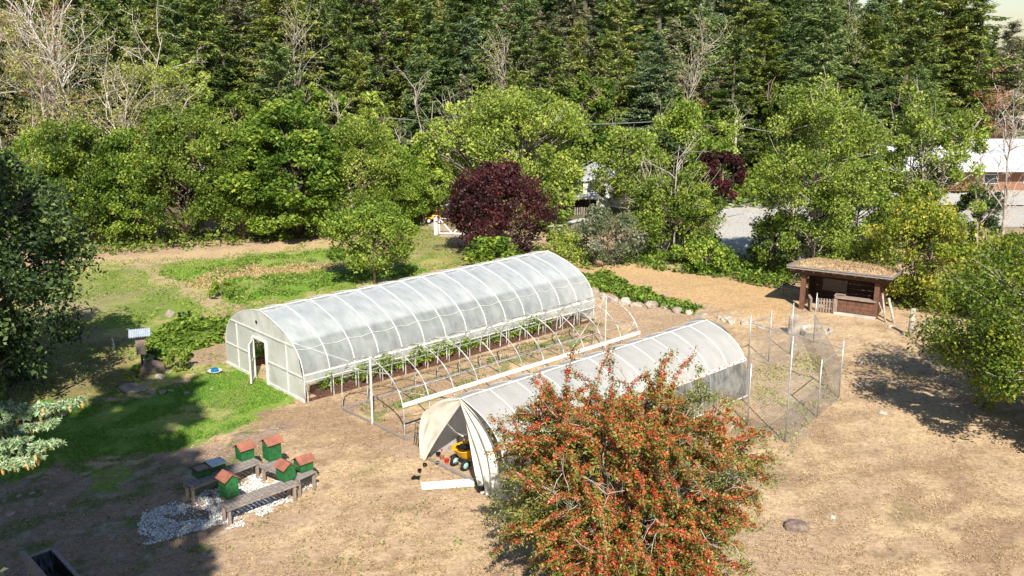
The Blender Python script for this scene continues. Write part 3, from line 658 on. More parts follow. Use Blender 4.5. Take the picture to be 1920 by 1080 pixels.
def hive(pos, ang, levels, label, base=False, flat=None):
    levels = [k*1.3 for k in levels]
    o = thing('beehive', label, 'beehive', (pos[0], pos[1], BZ+.003), ang, 'green beehives on benches')
    w2, d2 = .5, .44
    z = 0
    if base: MB().box((0, 0, .03), (w2+.1, d2+.1, .06)).build('floor_board', M['wood'], o); z = .062
    else: MB().box((0, 0, .015), (w2+.02, d2+.02, .03)).build('floor_board', M['hive'], o); z = .032
    for k, hh in enumerate(levels):
        bm = MB(); bm.box((0, 0, z+hh/2), (w2-.006*(k % 2), d2-.006*(k % 2), hh-.006)); bb = bm.build('hive_box', M['hive'], o)
        for s in (-1, 1):
            MB().box((s*(w2/2+.012), 0, z+hh*.55), (.024, .13, .025)).build('hand_grip', M['hive'], bb); MB().box((0, s*(d2/2+.012), z+hh*.55), (.13, .024, .025)).build('hand_grip', M['hive'], bb)
        z += hh
    gb = MB(); gb.add([(-w2/2, -d2/2, z), (-w2/2, d2/2, z), (-w2/2, 0, z+.15), (w2/2, -d2/2, z), (w2/2, d2/2, z), (w2/2, 0, z+.15)], [(0, 2, 1), (3, 4, 5), (0, 1, 4, 3), (0, 3, 5, 2), (1, 2, 5, 4)])
    gb.build('gable', M['hive'], o)
    rf = MB()
    ov = .07; t_ = .02
    for s in (-1, 1):
        y0, z0 = s*(d2/2+ov), z+.15*(1-(d2/2+ov)/(d2/2))+.012
        x0 = w2/2+ov
        top = [(-x0, 0, z+.165), (x0, 0, z+.165), (x0, y0, z0), (-x0, y0, z0)]
        rf.add(top+[(a, b_, c_+t_) for a, b_, c_ in top], [(0, 1, 2, 3), (7, 6, 5, 4), (3, 2, 6, 7), (0, 4, 5, 1), (1, 5, 6, 2), (0, 3, 7, 4)])
    rf.build('roof', M['hive_roof'], o)
    return o
def hp(x, y): return at(320+x/5.684, 810+y/5.684, BZ)
dv = (e_.x, e_.y)
ha = math.atan2(dv[1], dv[0])
hive(hp(795, 275), ha, (.3,), 'low shaded green hive at the far end of the opened boxes bench')
hive(hp(1085, 275), ha, (.24, .22), 'tall green hive farthest back, two boxes high on the cross bench')
hive(hp(1420, 395), ha, (.24,), 'low green hive with the brightest orange roof at the right end of the cross bench')
hive(hp(1232, 490), ha+math.pi/2, (.26, .06), 'green hive at the right end of the sunlit front bench')
hive(hp(625, 690), ha+math.pi/2, (.24, .24), 'tall green hive on a wooden board at the left end of the front bench', True)
def openbox(pos, ang, label, metal):
    o = thing('open_hive_box', label, 'hive box', (pos[0], pos[1], BZ+.003), ang)
    mb = MB()
    for s in (-1, 1): mb.box((s*.24, 0, .09), (.02, .44, .18)); mb.box((0, s*.21, .09), (.458, .02, .18))
    mb.build('hive_box', M['hive'], o)
    if metal:
        MB().box((0, 0, .21), (.6, .52, .05)).build('telescoping_lid', M['sheet'], o)
        mb = MB(); mb.box((0, .25, .245), (.58, .02, .02)); mb.box((0, -.25, .245), (.58, .02, .02)); mb.box((.29, 0, .245), (.02, .48, .02)); mb.box((-.29, 0, .245), (.02, .48, .02)); mb.build('lid_rim', M['white_paint'], o)
    else:
        fm = MB()
        for k in range(8): fm.box((-.17+k*.05, 0, .16), (.022, .4, .03))
        fm.build('comb_frames', M['wood'], o)
        mb = MB(); z = .25
        tl = (R(6), R(-10))
        for s in (-1, 1): mb.box((s*.26, 0, z), (.05, .56, .045), 0, (tl[0], 0)); mb.box((0, s*.26, z), (.56, .05, .045), 0, (0, 0))
        mb.build('lid_frame', M['dark_wood'], o)
        MB().box((0, .02, z-.005), (.46, .46, .02)).build('lid_board', M['wood'], o)
    return o
openbox(hp(330, 455), ha, 'opened green hive box with a tilted brown wooden lid on the shaded bench', False)
openbox(hp(480, 385), ha, 'green hive box under a pale metal lid beside the opened box', True)
# white crushed shell patch
rng = np.random.default_rng(8)
gx0, gx1 = min(p[0] for p in Z_GRAVEL), max(p[0] for p in Z_GRAVEL); gy0, gy1 = min(p[1] for p in Z_GRAVEL), max(p[1] for p in Z_GRAVEL)
n = 42000; px_ = rng.uniform(gx0-.3, gx1+.3, n); py_ = rng.uniform(gy0-.3, gy1+.3, n)
jx = px_+(fbm(px_, py_, .6, 3, 3)-.5)*.9; jy = py_+(fbm(px_, py_, .6, 3, 31)-.5)*.9
k = pip(Z_GRAVEL, jx, jy) & ((fbm(px_, py_, .5, 3, 44) < .53) | (rng.uniform(size=n) < .12))
P3 = np.stack([px_[k], py_[k], hz(px_[k], py_[k])+.03+rng.uniform(0, .03, k.sum())], 1)
M['shell'] = leafmat('white_shell', [(0, (.42, .42, .4)), (.3, (.66, .67, .66)), (1, (.85, .85, .83))], 0, .8, 0)
o = quads('shell_gravel', leafquads(rng, P3, .055, 1.2, .8), rng.uniform(0, 1, len(P3)), M['shell']); prop(o, 'patch of crushed white shell spread beneath the beehive benches', 'gravel', kind='stuff')

# ---------------- planter box bottom left ----------------
c0 = at(50, 1045, .8); c1 = at(98, 1028, .8); c2 = at(150, 1084, .8); c3_ = (c0[0]+c2[0]-c1[0], c0[1]+c2[1]-c1[1])
pbx = thing('planter_box', 'raised wooden box lined with black plastic at the bottom left corner', 'planter', (c0[0], c0[1], 0))
q = [Vector((p[0]-c0[0], p[1]-c0[1], .8)) for p in (c0, c1, c2, c3_)]
ex = (q[0]-q[3]).normalized()*.45
MB().beam(q[0]+ex, q[3], .15, .05).build('top_rail', M['wood'], pbx)
for a_, b_ in ((0, 1), (1, 2), (2, 3)): MB().beam(q[a_]+Vector((0, 0, -.012)), q[b_]+Vector((0, 0, -.012)), .1, .05).build('top_rail', M['grey_wood'], pbx)
for a_, b_ in ((0, 1), (1, 2), (2, 3), (3, 0)): MB().beam(q[a_]-Vector((0, 0, .25)), q[b_]-Vector((0, 0, .25)), .04, .38).build('side_board', M['wood'], pbx)
for a_ in range(4): MB().beam(q[a_]-Vector((0, 0, .8)), q[a_]-Vector((0, 0, .05)), .09, .09).build('leg', M['wood'], pbx)
e1 = q[1]-q[0]; e2 = q[3]-q[0]
MB().grid(lambda u, v: tuple(q[0]+e1*(.04+.92*u)+e2*(.03+.94*v)+Vector((0, 0, -.02-.42*min(1, 5*min(u, 1-u, v, 1-v))+.05*math.sin(u*17+v*9)*math.sin(v*23)))), 20, 30).build('black_liner', M['black'], pbx, True)

# ---------------- rocks ----------------
ICO = None
def rock(x, y, sx, sy, sz, mat, label, seed, rz=0, name='rock', group=None, z=None, cat='rock'):
    rng = random.Random(seed); n, m_ = 12, 8
    ox, oy = rng.uniform(0, 9), rng.uniform(0, 9)
    pw = rng.uniform(.65, .9)
    def fn(u, v):
        th = u*2*math.pi; ph = v*math.pi
        s_, c_ = math.sin(ph), math.cos(ph)
        X_, Y_, Z_ = [math.copysign(abs(k)**pw, k) for k in (math.cos(th)*s_, math.sin(th)*s_, c_)]
        r = .8+.45*float(vnoise(X_*1.8+ox+Z_, Y_*1.8+oy-Z_, seed))
        return (X_*sx*r, Y_*sy*r, Z_*sz*r)
    mb = MB().grid(fn, n, m_)
    o = mb.build(name, M[mat], None, False); o.location = (x, y, (gz(x, y) if z is None else z)+sz*.2); o.rotation_euler = (0, 0, rz)
    return prop(o, label, cat, group)
def prock(u, v, wpx, hpx, mat, label, seed, group=None, **k):
    x, y = at(u, v); s = pxm(y); rock(x, y, wpx/s/2, wpx/s/2*.75, hpx/s/2, mat, label, seed, random.Random(seed).uniform(0, 3), group=group, **k)
wallrocks = [(1112, 552, 26, 20, 'rock'), (1133, 562, 18, 16, 'rock_w'), (1150, 566, 20, 18, 'rock'), (1172, 570, 24, 18, 'rock_w'), (1192, 575, 26, 14, 'rock'), (1220, 577, 26, 20, 'rock'), (1245, 578, 16, 10, 'rock'), (1268, 584, 22, 14, 'rock'), (1292, 588, 16, 12, 'rock_w'), (1315, 591, 24, 8, 'rock')]
for i_, (u, v, a_, b_, mt) in enumerate(wallrocks):
    prock(u, v, a_, b_, mt, 'weathered stone in the low dry wall edging the leafy bank', 100+i_, 'stones of the low garden wall')
for i_, (u, v, a_, b_, lab) in enumerate(((1348, 596, 12, 9, 'small pale stone at the left end of the white stones by the pen'), (1360, 600, 22, 13, 'long cream boulder above a second in the white row'), (1372, 606, 22, 13, 'cream boulder lying against the long one by the pen'), (1397, 608, 22, 14, 'rounded whitish boulder just left of the first pen pole'), (1427, 616, 22, 8, 'flat pale slab lying inside the wire pen'))):
    prock(u, v, a_, b_, 'rock_w', lab, 130+i_)
lawnrocks = [(285, 737, 18, 8), (305, 736, 18, 8), (320, 734, 12, 7), (338, 724, 8, 5), (350, 738, 12, 7), (397, 729, 9, 5), (272, 728, 12, 6), (285, 715, 12, 6), (300, 705, 13, 6), (318, 698, 14, 6), (358, 684, 22, 7), (345, 691, 8, 5), (328, 697, 10, 6)]
for i_, (u, v, a_, b_) in enumerate(lawnrocks):
    prock(u, v, a_, b_, 'rock', 'flat grey stone edging the top of the lawn', 150+i_, 'stones edging the lawn')
prock(249, 730, 60, 10, 'rock', 'long low stone ledge between lawn and shaded yard', 171)
prock(290, 697, 46, 34, 'rock_d', 'large mossy brown boulder beneath the roofed post', 172)
prock(319, 592, 20, 18, 'rock', 'pinkish boulder in the weedy field beside a dark bush', 173)
prock(300, 708, 20, 10, 'rock_w', 'bright pale stone in front of the mossy boulder', 174)
rockx, rocky_ = at(1495, 990); rock(rockx, rocky_, .42, .3, .2, 'rock_d', 'dark brown boulder half sunk in the dry slope at lower right', 175)
prock(1561, 970, 12, 8, 'rock_w', 'small white stone on the dry slope right of the brown boulder', 176)
prock(1614, 683, 16, 14, 'rock', 'grey stone at the tip of the large tree shadow', 177)
prock(1655, 775, 18, 8, 'rock_w', 'pale stone at the edge of the tree shadow', 178)
prock(1733, 610, 18, 7, 'rock_w', 'flat white stone near the lone post', 179)
prock(1669, 613, 8, 7, 'rock_w', 'small white stone in front of the turf roofed shelter', 180)
prock(1696, 628, 14, 10, 'rock', 'stone at the foot of the lone post', 181)
prock(1740, 688, 16, 12, 'rock', 'grey stone under the lowest branch of the right hand tree', 182)
prock(1838, 702, 20, 16, 'rock', 'pale boulder below the right hand tree', 183)
prock(20, 965, 20, 12, 'rock', 'grey stone in the shaded rubble at the left edge', 184)
for i_, (u, v) in enumerate(((8, 940), (36, 930), (60, 925), (85, 922), (95, 945), (120, 950))): prock(u, v, 9, 6, 'rock', 'small stone in the shaded rubble at the left edge', 185+i_, 'small rubble stones at left')
x, y = at(1487, 628); rock(x, y, .3, .22, .75, 'rock', 'tall upright standing stone behind the wire pen', 195, z=.2, name='standing_stone', cat='standing stone')
o = thing('stone_trough', 'low pale stone trough filled with dry stalks behind the pen', 'trough', (*at(1528, 626), 0), .2)
MB().lathe([(.85, 0), (.95, .28), (.75, .3), (.68, .1), (0, .1)], 9).build('rim', M['rock_w'], o)
crumple((0, 0, .15), (.55, .55, .12), 3).build('dry_stalks', M['thatch'], o)

# ---------------- post with corrugated roof ----------------
sx_, sy_ = at(268, 690)
o = thing('roofed_post', 'wooden box on a post with a small tilted corrugated metal roof', 'post', (sx_, sy_, 0), .35)
MB().tube([(0, 0, 0), (0, 0, .8)], .06, 6).build('post', M['dark_wood'], o)
MB().box((0, 0, 1.15), (.42, .34, .85)).build('wooden_box', M['wood'], o)
MB().grid(lambda u, v: (-.48+.96*u, -.4+.8*v, 1.66+.16*v+.018*math.sin(u*60)), 60, 2).build('roof', M['sheet'], o, True)
MB().grid(lambda u, v: (-.48+.96*u, -.4+.8*v, 1.64+.16*v+.018*math.sin(u*60)), 60, 1).build('roof_underside', M['sheet'], o, True)
x, y = at(216, 660); o = thing('white_pipe_stub', 'thin white pipe leaning upright in the shaded yard', 'pipe', (x, y, 0)); MB().tube([(0, 0, 0), (-.08, .05, .6)], .035, 6).build('pipe', M['white_pipe'], o); MB().tube([(-.08, .05, .6), (-.12, .05, .7)], .045, 6).build('cap', M['white_paint'], o)
x, y = at(403, 699); o = thing('water_dish', 'white dish with a blue lid lying on the lawn before the greenhouse', 'dish', (x, y, .02))
MB().lathe([(.2, 0), (.33, .08), (.34, .1), (.3, .1), (.2, .04), (0, .04)], 9).build('dish', M['white_paint'], o)
MB().lathe([(.17, .04), (.18, .16), (.14, .2), (0, .2)], 14).build('lid', M['blue'], o)
x, y = at(1706, 632); o = MB().tube([(0, 0, -.1), (.02, 0, .8), (.03, 0, 1.55)], [.16, .14, .13], 9).build('wooden_post', M['pale_bark'], None, True); o.location = (x, y, 0); prop(o, 'lone thick grey wooden post right of the shelter', 'post')

# ---------------- wire pen ----------------
PO = [(11.09, 43.01), (12.32, 44.02), (13.65, 45.07), (15.37, 46.98), (14.13, 39.21), (12.52, 37.01), (10.49, 34.4), (9.47, 36.2)]
hts = [2.65, 2.6, 2.65, 2.65, 2.6, 2.5, 4.3, 2.6]
pen = thing('wire_pen', 'wire mesh pen on tall galvanised poles standing in dry grass', 'pen', (11, 40, 0))
for (x, y), h_ in zip(PO, hts): MB().tube([(x-11, y-40, 0), (x-11, y-40, h_)], .029, 7).build('pole', M['steel'], pen, True)
def pr_(i_, z): return (PO[i_][0]-11, PO[i_][1]-40, z)
for a_, b_, z in ((0, 4, 2.25), (0, 1, 2.3), (4, 5, 2.3)): MB().tube([pr_(a_, z), pr_(b_, z)], .024, 5).build('top_rail', M['steel'], pen)
for k in range(8):
    a_, b_ = Vector(pr_(k, 0)), Vector(pr_((k+1) % 8, 0)); Lk = (b_-a_).length; mb = MB(); d_ = (b_-a_)/Lk; hh = 1.5; sp = .14
    s = -hh
    while s < Lk:
        s0, z0 = (s, 0) if s >= 0 else (0, -s); s1 = min(s+hh, Lk); z1 = s1-s
        if s1 > s0:
            mb.tube([a_+d_*s0+Vector((0, 0, z0)), a_+d_*s1+Vector((0, 0, z1))], .0035, 3)
            mb.tube([a_+d_*s0+Vector((0, 0, hh-z0)), a_+d_*s1+Vector((0, 0, hh-z1))], .0035, 3)
        s += sp
    mb.tube([a_+Vector((0, 0, hh)), b_+Vector((0, 0, hh))], .006, 4)
    mb.build('wire_mesh', M['wire'], pen)

# ---------------- turf-roofed shelter ----------------
p0 = Vector((16.67, 53.51)); p1 = Vector((20.14, 51.48)); dd = (p1-p0); Ls = dd.length; ang = math.atan2(dd.y, dd.x)
S = thing('turf_roof_shelter', 'open fronted timber shelter with a dry turf roof and a plank counter', 'shelter', (p0.x, p0.y, 0), ang)
for x, y in ((0, 0), (Ls, 0)): MB().beam((x, y, -.05), (x, y, 2.05), .26, .26).build('post', M['red_wood'], S)
for x, y in ((0, 2.6), (Ls, 2.6)): MB().beam((x, y, 0), (x, y, 1.8), .22, .22).build('post', M['dark_wood'], S)
MB().beam((-.7, 0, 2.18), (Ls+.7, 0, 2.18), .24, .24).build('front_beam', M['dark_wood'], S)
MB().beam((-.7, 2.6, 1.9), (Ls+.7, 2.6, 1.9), .18, .18).build('rear_beam', M['dark_wood'], S)
for k in range(10): MB().tube([(-.55+k*(Ls+1.1)/9, -.42, 2.35), (-.55+k*(Ls+1.1)/9, 2.95, 2.0)], .075, 8).build('rafter', M['wood'], S)
rf = MB(); rf.add([(-.8, -.6, 2.42), (Ls+.8, -.6, 2.42), (Ls+.8, 3.1, 2.06), (-.8, 3.1, 2.06)]+[(-.8, -.6, 2.5), (Ls+.8, -.6, 2.5), (Ls+.8, 3.1, 2.14), (-.8, 3.1, 2.14)], [(3, 2, 1, 0), (4, 5, 6, 7), (0, 1, 5, 4), (1, 2, 6, 5), (2, 3, 7, 6), (3, 0, 4, 7)])
rf.build('roof_deck', M['grey_wood'], S)
MB().beam((-.85, -.64, 2.52), (Ls+.85, -.64, 2.52), .05, .16).build('fascia_board', M['grey_wood'], S)
MB().beam((-.85, -.69, 2.60), (Ls+.85, -.69, 2.60), .04, .08).build('fascia_board', M['grey_wood'], S)
MB().beam((-.83, -.6, 2.55), (-.83, 3.1, 2.2), .05, .16).build('fascia_board', M['grey_wood'], S)
MB().beam((Ls+.83, -.6, 2.55), (Ls+.83, 3.1, 2.2), .05, .16).build('fascia_board', M['grey_wood'], S)
def turf(u, v):
    e = min(1, 6*min(u, 1-u, v*1.2, 1-v)); x = -.76+(Ls+1.52)*u; y = -.52+3.55*v
    return (x, y, 2.5-.37*v+.02+e*(.2+.14*float(fbm(x*2, y*2, 1, 3, 6))*(1.5-u)))
tf = MB().grid(turf, 40, 24).build('turf', M['thatch'], S, True)
rng = np.random.default_rng(5); n = 5200; U = rng.uniform(.03, .97, n); V_ = rng.uniform(.03, .97, n)
TP = np.array([turf(a_, b_) for a_, b_ in zip(U, V_)])+np.array([0, 0, .04]); keep = rng.uniform(size=n) < .35+.9*fbm(TP[:, 0], TP[:, 1], .9, 2, 5)
TP = TP[keep]
quads('dry_grass_tufts', leafquads(rng, TP, .17, .0, .16, axis=np.array([[0, 0, 1.]]), jit=.6), rng.uniform(0, 1, len(TP)), M['straw'], tf)
bw = MB()
for k in range(6): bw.beam((.1, 2.62, .15+k*.29), (Ls-.1, 2.62, .15+k*.29), .04, .27)
bw.build('back_wall', M['dark_wood'], S)
sw = MB()
for k in range(6): sw.beam((Ls+.02, .2, .15+k*.29), (Ls+.02, 2.5, .15+k*.29), .04, .27)
sw.build('side_wall', M['dark_wood'], S)
sw = MB(); sw.beam((0, 1.0, .15), (0, 2.5, .15), .04, .27)
for k in range(1, 6): sw.beam((0, 1.3, .15+k*.29), (0, 2.5, .15+k*.29), .04, .27)
sw.build('side_wall', M['dark_wood'], S)
MB().box((1.25, 2.5, 1.0), (1.4, .06, .7)).build('notice_panel', M['wood'], S)
ct = MB(); ct.box((Ls*.73, -.02, .98), (Ls*.54, .5, .08)); ct.box((Ls*.5, .35, .98), (.55, .5, .08)); cto = ct.build('counter_top', M['wood'], S)
cf = MB()
for k in range(3): cf.box((Ls*.74, -.12, .28+k*.24), (Ls*.5, .05, .225))
cf.build('counter_front', M['red_wood'], S)
MB().beam((Ls*.47, -.12, 0), (Ls*.47, -.12, .93), .2, .2).build('counter_leg', M['wood'], S)
MB().box((Ls*.74, -.1, .06), (Ls*.56, .3, .14)).build('footing', M['concrete'], S)
def picket(x0, x1, y0, y1):
    mb = MB(); n = 6
    for k in range(n):
        f = k/(n-1); mb.box((x0+(x1-x0)*f, y0+(y1-y0)*f, .42), (.09, .03, .78))
    mb.beam((x0, y0+.03, .25), (x1, y1+.03, .25), .03, .06); mb.beam((x0, y0+.03, .65), (x1, y1+.03, .65), .03, .06); mb.build('picket_gate', M['wood'], S)
picket(.3, .6, .35, -.35); picket(Ls*.24, Ls*.43, -.22, -.1)
for k, (x, y, lab, r_) in enumerate(((.42, -.2, 'pale pole leaning on the right side of the shelter', .05), (.75, -.1, 'grey log leaning lowest against the right of the shelter', .08), (.28, -.25, 'short thin stick leaning beside the right shelter post', .03))):
    w0 = Vector((Ls+x, y)); c_, s_ = math.cos(ang), math.sin(ang)
    o = MB().tube([(.25+.1*k, -.35, 0), (-.12, .1, 1.5-.25*k)], r_, 7).build('leaning_pole', M['pale_bark'], None, True)
    o.location = (p0.x+w0.x*c_-w0.y*s_, p0.y+w0.x*s_+w0.y*c_, 0); o.rotation_euler = (0, 0, ang); prop(o, lab, 'pole')
x, y = at(1482, 556); o = thing('small_table', 'small grey slatted table in the shade left of the shelter', 'table', (x, y, 0), ang)
mb = MB()
for k in range(4): mb.box((0, -.22+k*.15, .55), (1.1, .12, .04))
mb.build('table_top', M['grey_wood'], o)
for sx in (-.5, .5):
    for sy in (-.22, .22): MB().beam((sx, sy, 0), (sx, sy, .53), .06, .06).build('leg', M['grey_wood'], o)

# ---------------- trees ----------------
def broadleaf(name, label, cat, loc, h, r, seed, leafmat_, nclus=90, nleaf=9000, lsize=.2, base=.18, bark='bark', up=.3, group=None, cl=.22, shape=1.0, bare=0, trunk_r=None, stems=1, lean=(0, 0), flat=1.0, gap=.15, droop=0, hollow=.55, twigs=None):
    rng = np.random.default_rng(seed)
    o = thing(name, label, cat, (loc[0], loc[1], loc[2] if len(loc) > 2 else gz(*loc[:2])), 0, group)
    zc = h*(1+base)/2; rz_ = h*(1-base)/2
    D = unit(rng.normal(size=(nclus, 3))+np.array([0, 0, .25]))
    lump = .72+.5*vnoise(D[:, 0]*2.2+seed, D[:, 2]*2.2+D[:, 1]*1.7, seed)
    rad = rng.uniform(hollow, 1, nclus)**.7*lump
    wid = np.where(D[:, 2] > 0, 1, shape)
    CC = np.stack([D[:, 0]*r*rad*wid, D[:, 1]*r*rad*wid, zc+D[:, 2]*rz_*rad], 1)
    CC[:, 0] += lean[0]*CC[:, 2]/h; CC[:, 1] += lean[1]*CC[:, 2]/h
    CC[:, 2] = np.clip(CC[:, 2], h*base*.7+.1, h)
    tr_ = trunk_r or h*.018
    mb = MB(); tips = []
    for s in range(stems):
        a_ = 2*math.pi*s/max(1, stems)+seed; sp = .06*h*(stems > 1)
        top = (lean[0]*.7+math.cos(a_)*sp*2.5+rng.normal()*.03*h, lean[1]*.7+math.sin(a_)*sp*2.5+rng.normal()*.03*h, h*.82)
        tk = [(math.cos(a_)*sp*.3, math.sin(a_)*sp*.3, -.15), (math.cos(a_)*sp+rng.normal()*.02*h, math.sin(a_)*sp+rng.normal()*.02*h, h*.28), (top[0]*.6+rng.normal()*.03*h, top[1]*.6, h*.55), top]
        mb.tube(tk, [tr_*1.2/math.sqrt(stems), tr_/math.sqrt(stems), tr_*.6/math.sqrt(stems), tr_*.15], 6); tips.append([Vector(q) for q in tk])
    for i_ in range(nclus):
        if rng.uniform() > .62: continue
        c_ = Vector(CC[i_]); tk = tips[i_ % stems]
        zs = max(h*base*.6, c_.z-.55*math.hypot(c_.x, c_.y)-.05*h); zs = min(zs, h*.75)
        for j in range(3):
            if tk[j].z <= zs <= tk[j+1].z: f = (zs-tk[j].z)/(tk[j+1].z-tk[j].z); st = tk[j].lerp(tk[j+1], f); break
        else: st = tk[1]
        mid = st.lerp(c_, .5)+Vector((rng.normal()*.03*h, rng.normal()*.03*h, .03*h))
        mb.tube([st, mid, c_], [tr_*.32, tr_*.2, tr_*.06], 4)
    if twigs:
        nt_, tl = twigs
        for k in range(nt_):
            c_ = CC[rng.integers(nclus)]; d_ = unit((c_-np.array([0, 0, zc*.7]))[None])[0]
            q_ = c_+d_*tl*.6+rng.normal(size=3)*.15*tl; mb.tube([tuple(c_-d_*tl*.4), tuple((c_+q_)/2+rng.normal(size=3)*.08*tl), tuple(q_+d_*tl*.3)], [.03, .02, .008], 3)
    mb.build('trunk', M[bark], o, True)
    per = rng.dirichlet(np.ones(nclus)*3)*nleaf; idx = np.repeat(np.arange(nclus), per.astype(int)); n = len(idx)
    cr_ = r*cl*rng.uniform(.7, 1.35, nclus)
    off = unit(rng.normal(size=(n, 3)))*rng.uniform(.15, 1, (n, 1))**.5*np.array([1, 1, .85*flat])*cr_[idx][:, None]
    Pn = CC[idx]+off; Pn[:, 2] -= droop*np.abs(off[:, 0])
    if droop: Pn[:, 2] -= rng.uniform(0, droop, n)*cr_[idx]
    k = vnoise(Pn[:, 0]*2.3/(.12*r+.3)+5, Pn[:, 2]*2.3/(.12*r+.3)+Pn[:, 1]*2, seed+3) > gap; Pn = Pn[k]; idx = idx[k]
    Pn[:, 2] = np.maximum(Pn[:, 2], .05)
    ct_ = rng.uniform(0, 1, nclus)
    tint = .5*ct_[idx]+.5*rng.uniform(0, 1, len(Pn))
    outw = unit(Pn-np.array([lean[0]*.5, lean[1]*.5, zc*.8]))
    quads('crown', leafquads(rng, Pn, lsize, up, .6, axis=outw, jit=.8, droop=droop), tint, leafmat_, o)
    return o
def tpx(u, vb, vt, hw, zt=None, y=None):
    """base pixel, top pixel, half width pixels -> world base, height, radius"""
    x, y_ = at(u, vb)
    top = at_depth_z(vt, y_)
    return (x, y_), top, hw/pxm(y_)
def at_depth_z(v, y):
    k = -(v-540)/F; dy = math.cos(P)+k*math.sin(P); dz = -math.sin(P)+k*math.cos(P); return H+dz*y/dy

# left hedge row of trees
protos = []
row = [(55, 478, 262, 80, 'at the left end of the leafy row, half behind the dark tree'), (150, 472, 238, 78, 'second from the left in the tall leafy row, paler green'), (238, 468, 258, 62, 'short gap filling tree, third from the left in the leafy row'), (330, 464, 212, 98, 'broad domed tree above two thin trunks in the leafy row'), (440, 460, 246, 74, 'between the two broadest domes of the leafy row'), (548, 455, 206, 104, 'broadest and tallest dome of the leafy row'), (655, 449, 232, 82, 'near the right end of the leafy row behind the small round tree'), (738, 438, 282, 62, 'lowest and lightest tree at the right end of the leafy row')]
for i_, (u, vb, vt, hw, lab) in enumerate(row):
    (x, y), h_, r_ = tpx(u, vb, vt, hw)
    y += 2.2
    if i_ < 4:
        p_ = broadleaf('leafy_tree', 'green tree '+lab, 'tree', (x, y), h_, r_*1.12, 40+i_, M['leaf_green' if i_ % 2 else 'leaf_fresh'], 170, 42000, .18, .03, cl=.2, group='trees of the tall leafy row', stems=2, gap=.12); protos.append((p_, h_, r_*1.12))
    else:
        q_, h0, r0 = protos[(i_+1) % 4]; dup(q_, (x, y, 0), i_*1.3, 'green tree '+lab, None, (r_*1.12/r0, r_*1.12/r0, h_/h0))
def bt(name, u, vb, vt, hw, seed, mt, label, cat='tree', **k):
    (x, y), h_, r_ = tpx(u, vb, vt, hw); return broadleaf(name, label, cat, (x, y), h_, r_, seed, M[mt], **k)
bt('fruit_tree', 702, 532, 382, 88, 60, 'leaf_fresh', 'small round green tree standing alone in the field behind the greenhouse', nclus=110, nleaf=19000, lsize=.17, base=.2, cl=.22, up=.5, gap=.15)
bt('purple_plum_tree', 930, 478, 303, 102, 61, 'leaf_plum', 'large dark purple leaved tree behind the far end of the greenhouse', nclus=150, nleaf=32000, lsize=.18, base=.05, cl=.19, gap=.12)
bt('purple_plum_tree', 1350, 385, 290, 46, 62, 'leaf_plum', 'smaller dark purple tree in the distance beyond the grey yard', nclus=60, nleaf=7000, lsize=.28, base=.1)
bt('yellow_green_tree', 985, 418, 160, 125, 63, 'leaf_yellow', 'big domed yellow green tree rising behind the purple tree', nclus=200, nleaf=48000, lsize=.21, base=.03, bark='dead', cl=.18, twigs=(70, 1.6))
bt('yellow_green_tree', 880, 410, 190, 85, 64, 'leaf_yellow', 'thin topped yellow green tree left of the big dome with pale dead twigs', nclus=80, nleaf=11000, lsize=.27, base=.1, bark='dead', gap=.25, twigs=(70, 1.8))
bt('leafy_tree', 795, 418, 262, 60, 65, 'leaf_fresh', 'narrow green tree above the garden gate', nclus=60, nleaf=9000, lsize=.25, base=.05, bark='pale_bark')
bt('birch_tree', 1178, 408, 232, 78, 66, 'leaf_yellow', 'slim pale green tree with a white trunk showing through its crown', nclus=70, nleaf=9000, lsize=.24, base=.12, bark='dead', gap=.25, trunk_r=.2, twigs=(40, 1.2))
bt('maple_tree', 1290, 372, 190, 78, 67, 'leaf_fresh', 'bright green rounded tree below the hillside and left of the utility pole', nclus=110, nleaf=24000, lsize=.25, base=.04)
bt('holly_tree', 1240, 380, 240, 42, 68, 'leaf_dark', 'small dark evergreen tucked left of the bright green tree', nclus=50, nleaf=7000, lsize=.25, base=.04)
bt('alder_shrub', 1260, 480, 318, 92, 69, 'leaf_green', 'wide green thicket left of the grey paved yard, bare stems poking out of its top', nclus=150, nleaf=40000, lsize=.16, base=.0, stems=3, cl=.19, hollow=.35, bark='pale_bark', twigs=(50, 1.8), gap=.2)
bt('grey_shrub', 1135, 492, 392, 72, 70, 'leaf_grey', 'greyish shrub with faded flower heads right of the greenhouse end', cat='shrub', nclus=70, nleaf=9000, lsize=.17, base=.02, stems=4)
bt('leafy_shrub', 1045, 440, 335, 42, 71, 'leaf_yellow', 'yellow green shrub squeezed right of the purple tree', cat='shrub', nclus=40, nleaf=5000, lsize=.22, base=.03)
bt('vine_shrub', 922, 510, 442, 56, 72, 'leaf_fresh', 'bright green leafy shrub leaning on the far side of the greenhouse', cat='shrub', nclus=40, nleaf=4500, lsize=.26, base=.0, up=.9)
bt('leafy_shrub', 1325, 505, 452, 55, 73, 'leaf_fresh', 'low green thicket below the grey paved yard', cat='shrub', nclus=50, nleaf=6000, lsize=.2, base=.0, stems=3)
bt('alder_tree', 1515, 530, 158, 122, 74, 'leaf_yellow', 'tall spreading alder with pale forked trunks just left of the shelter', nclus=210, nleaf=70000, lsize=.15, base=.02, bark='dead', cl=.17, stems=3, gap=.18, hollow=.35, trunk_r=.13, twigs=(60, 1.2))
bt('leafy_shrub', 1452, 520, 385, 55, 75, 'leaf_green', 'dark green bush at the foot of the tall alder', cat='shrub', nclus=70, nleaf=12000, lsize=.17, base=.0, stems=3)
bt('leafy_shrub', 1590, 512, 330, 95, 76, 'leaf_green', 'dark green thicket directly behind the turf roof', cat='shrub', nclus=80, nleaf=15000, lsize=.18, base=.0, stems=3)
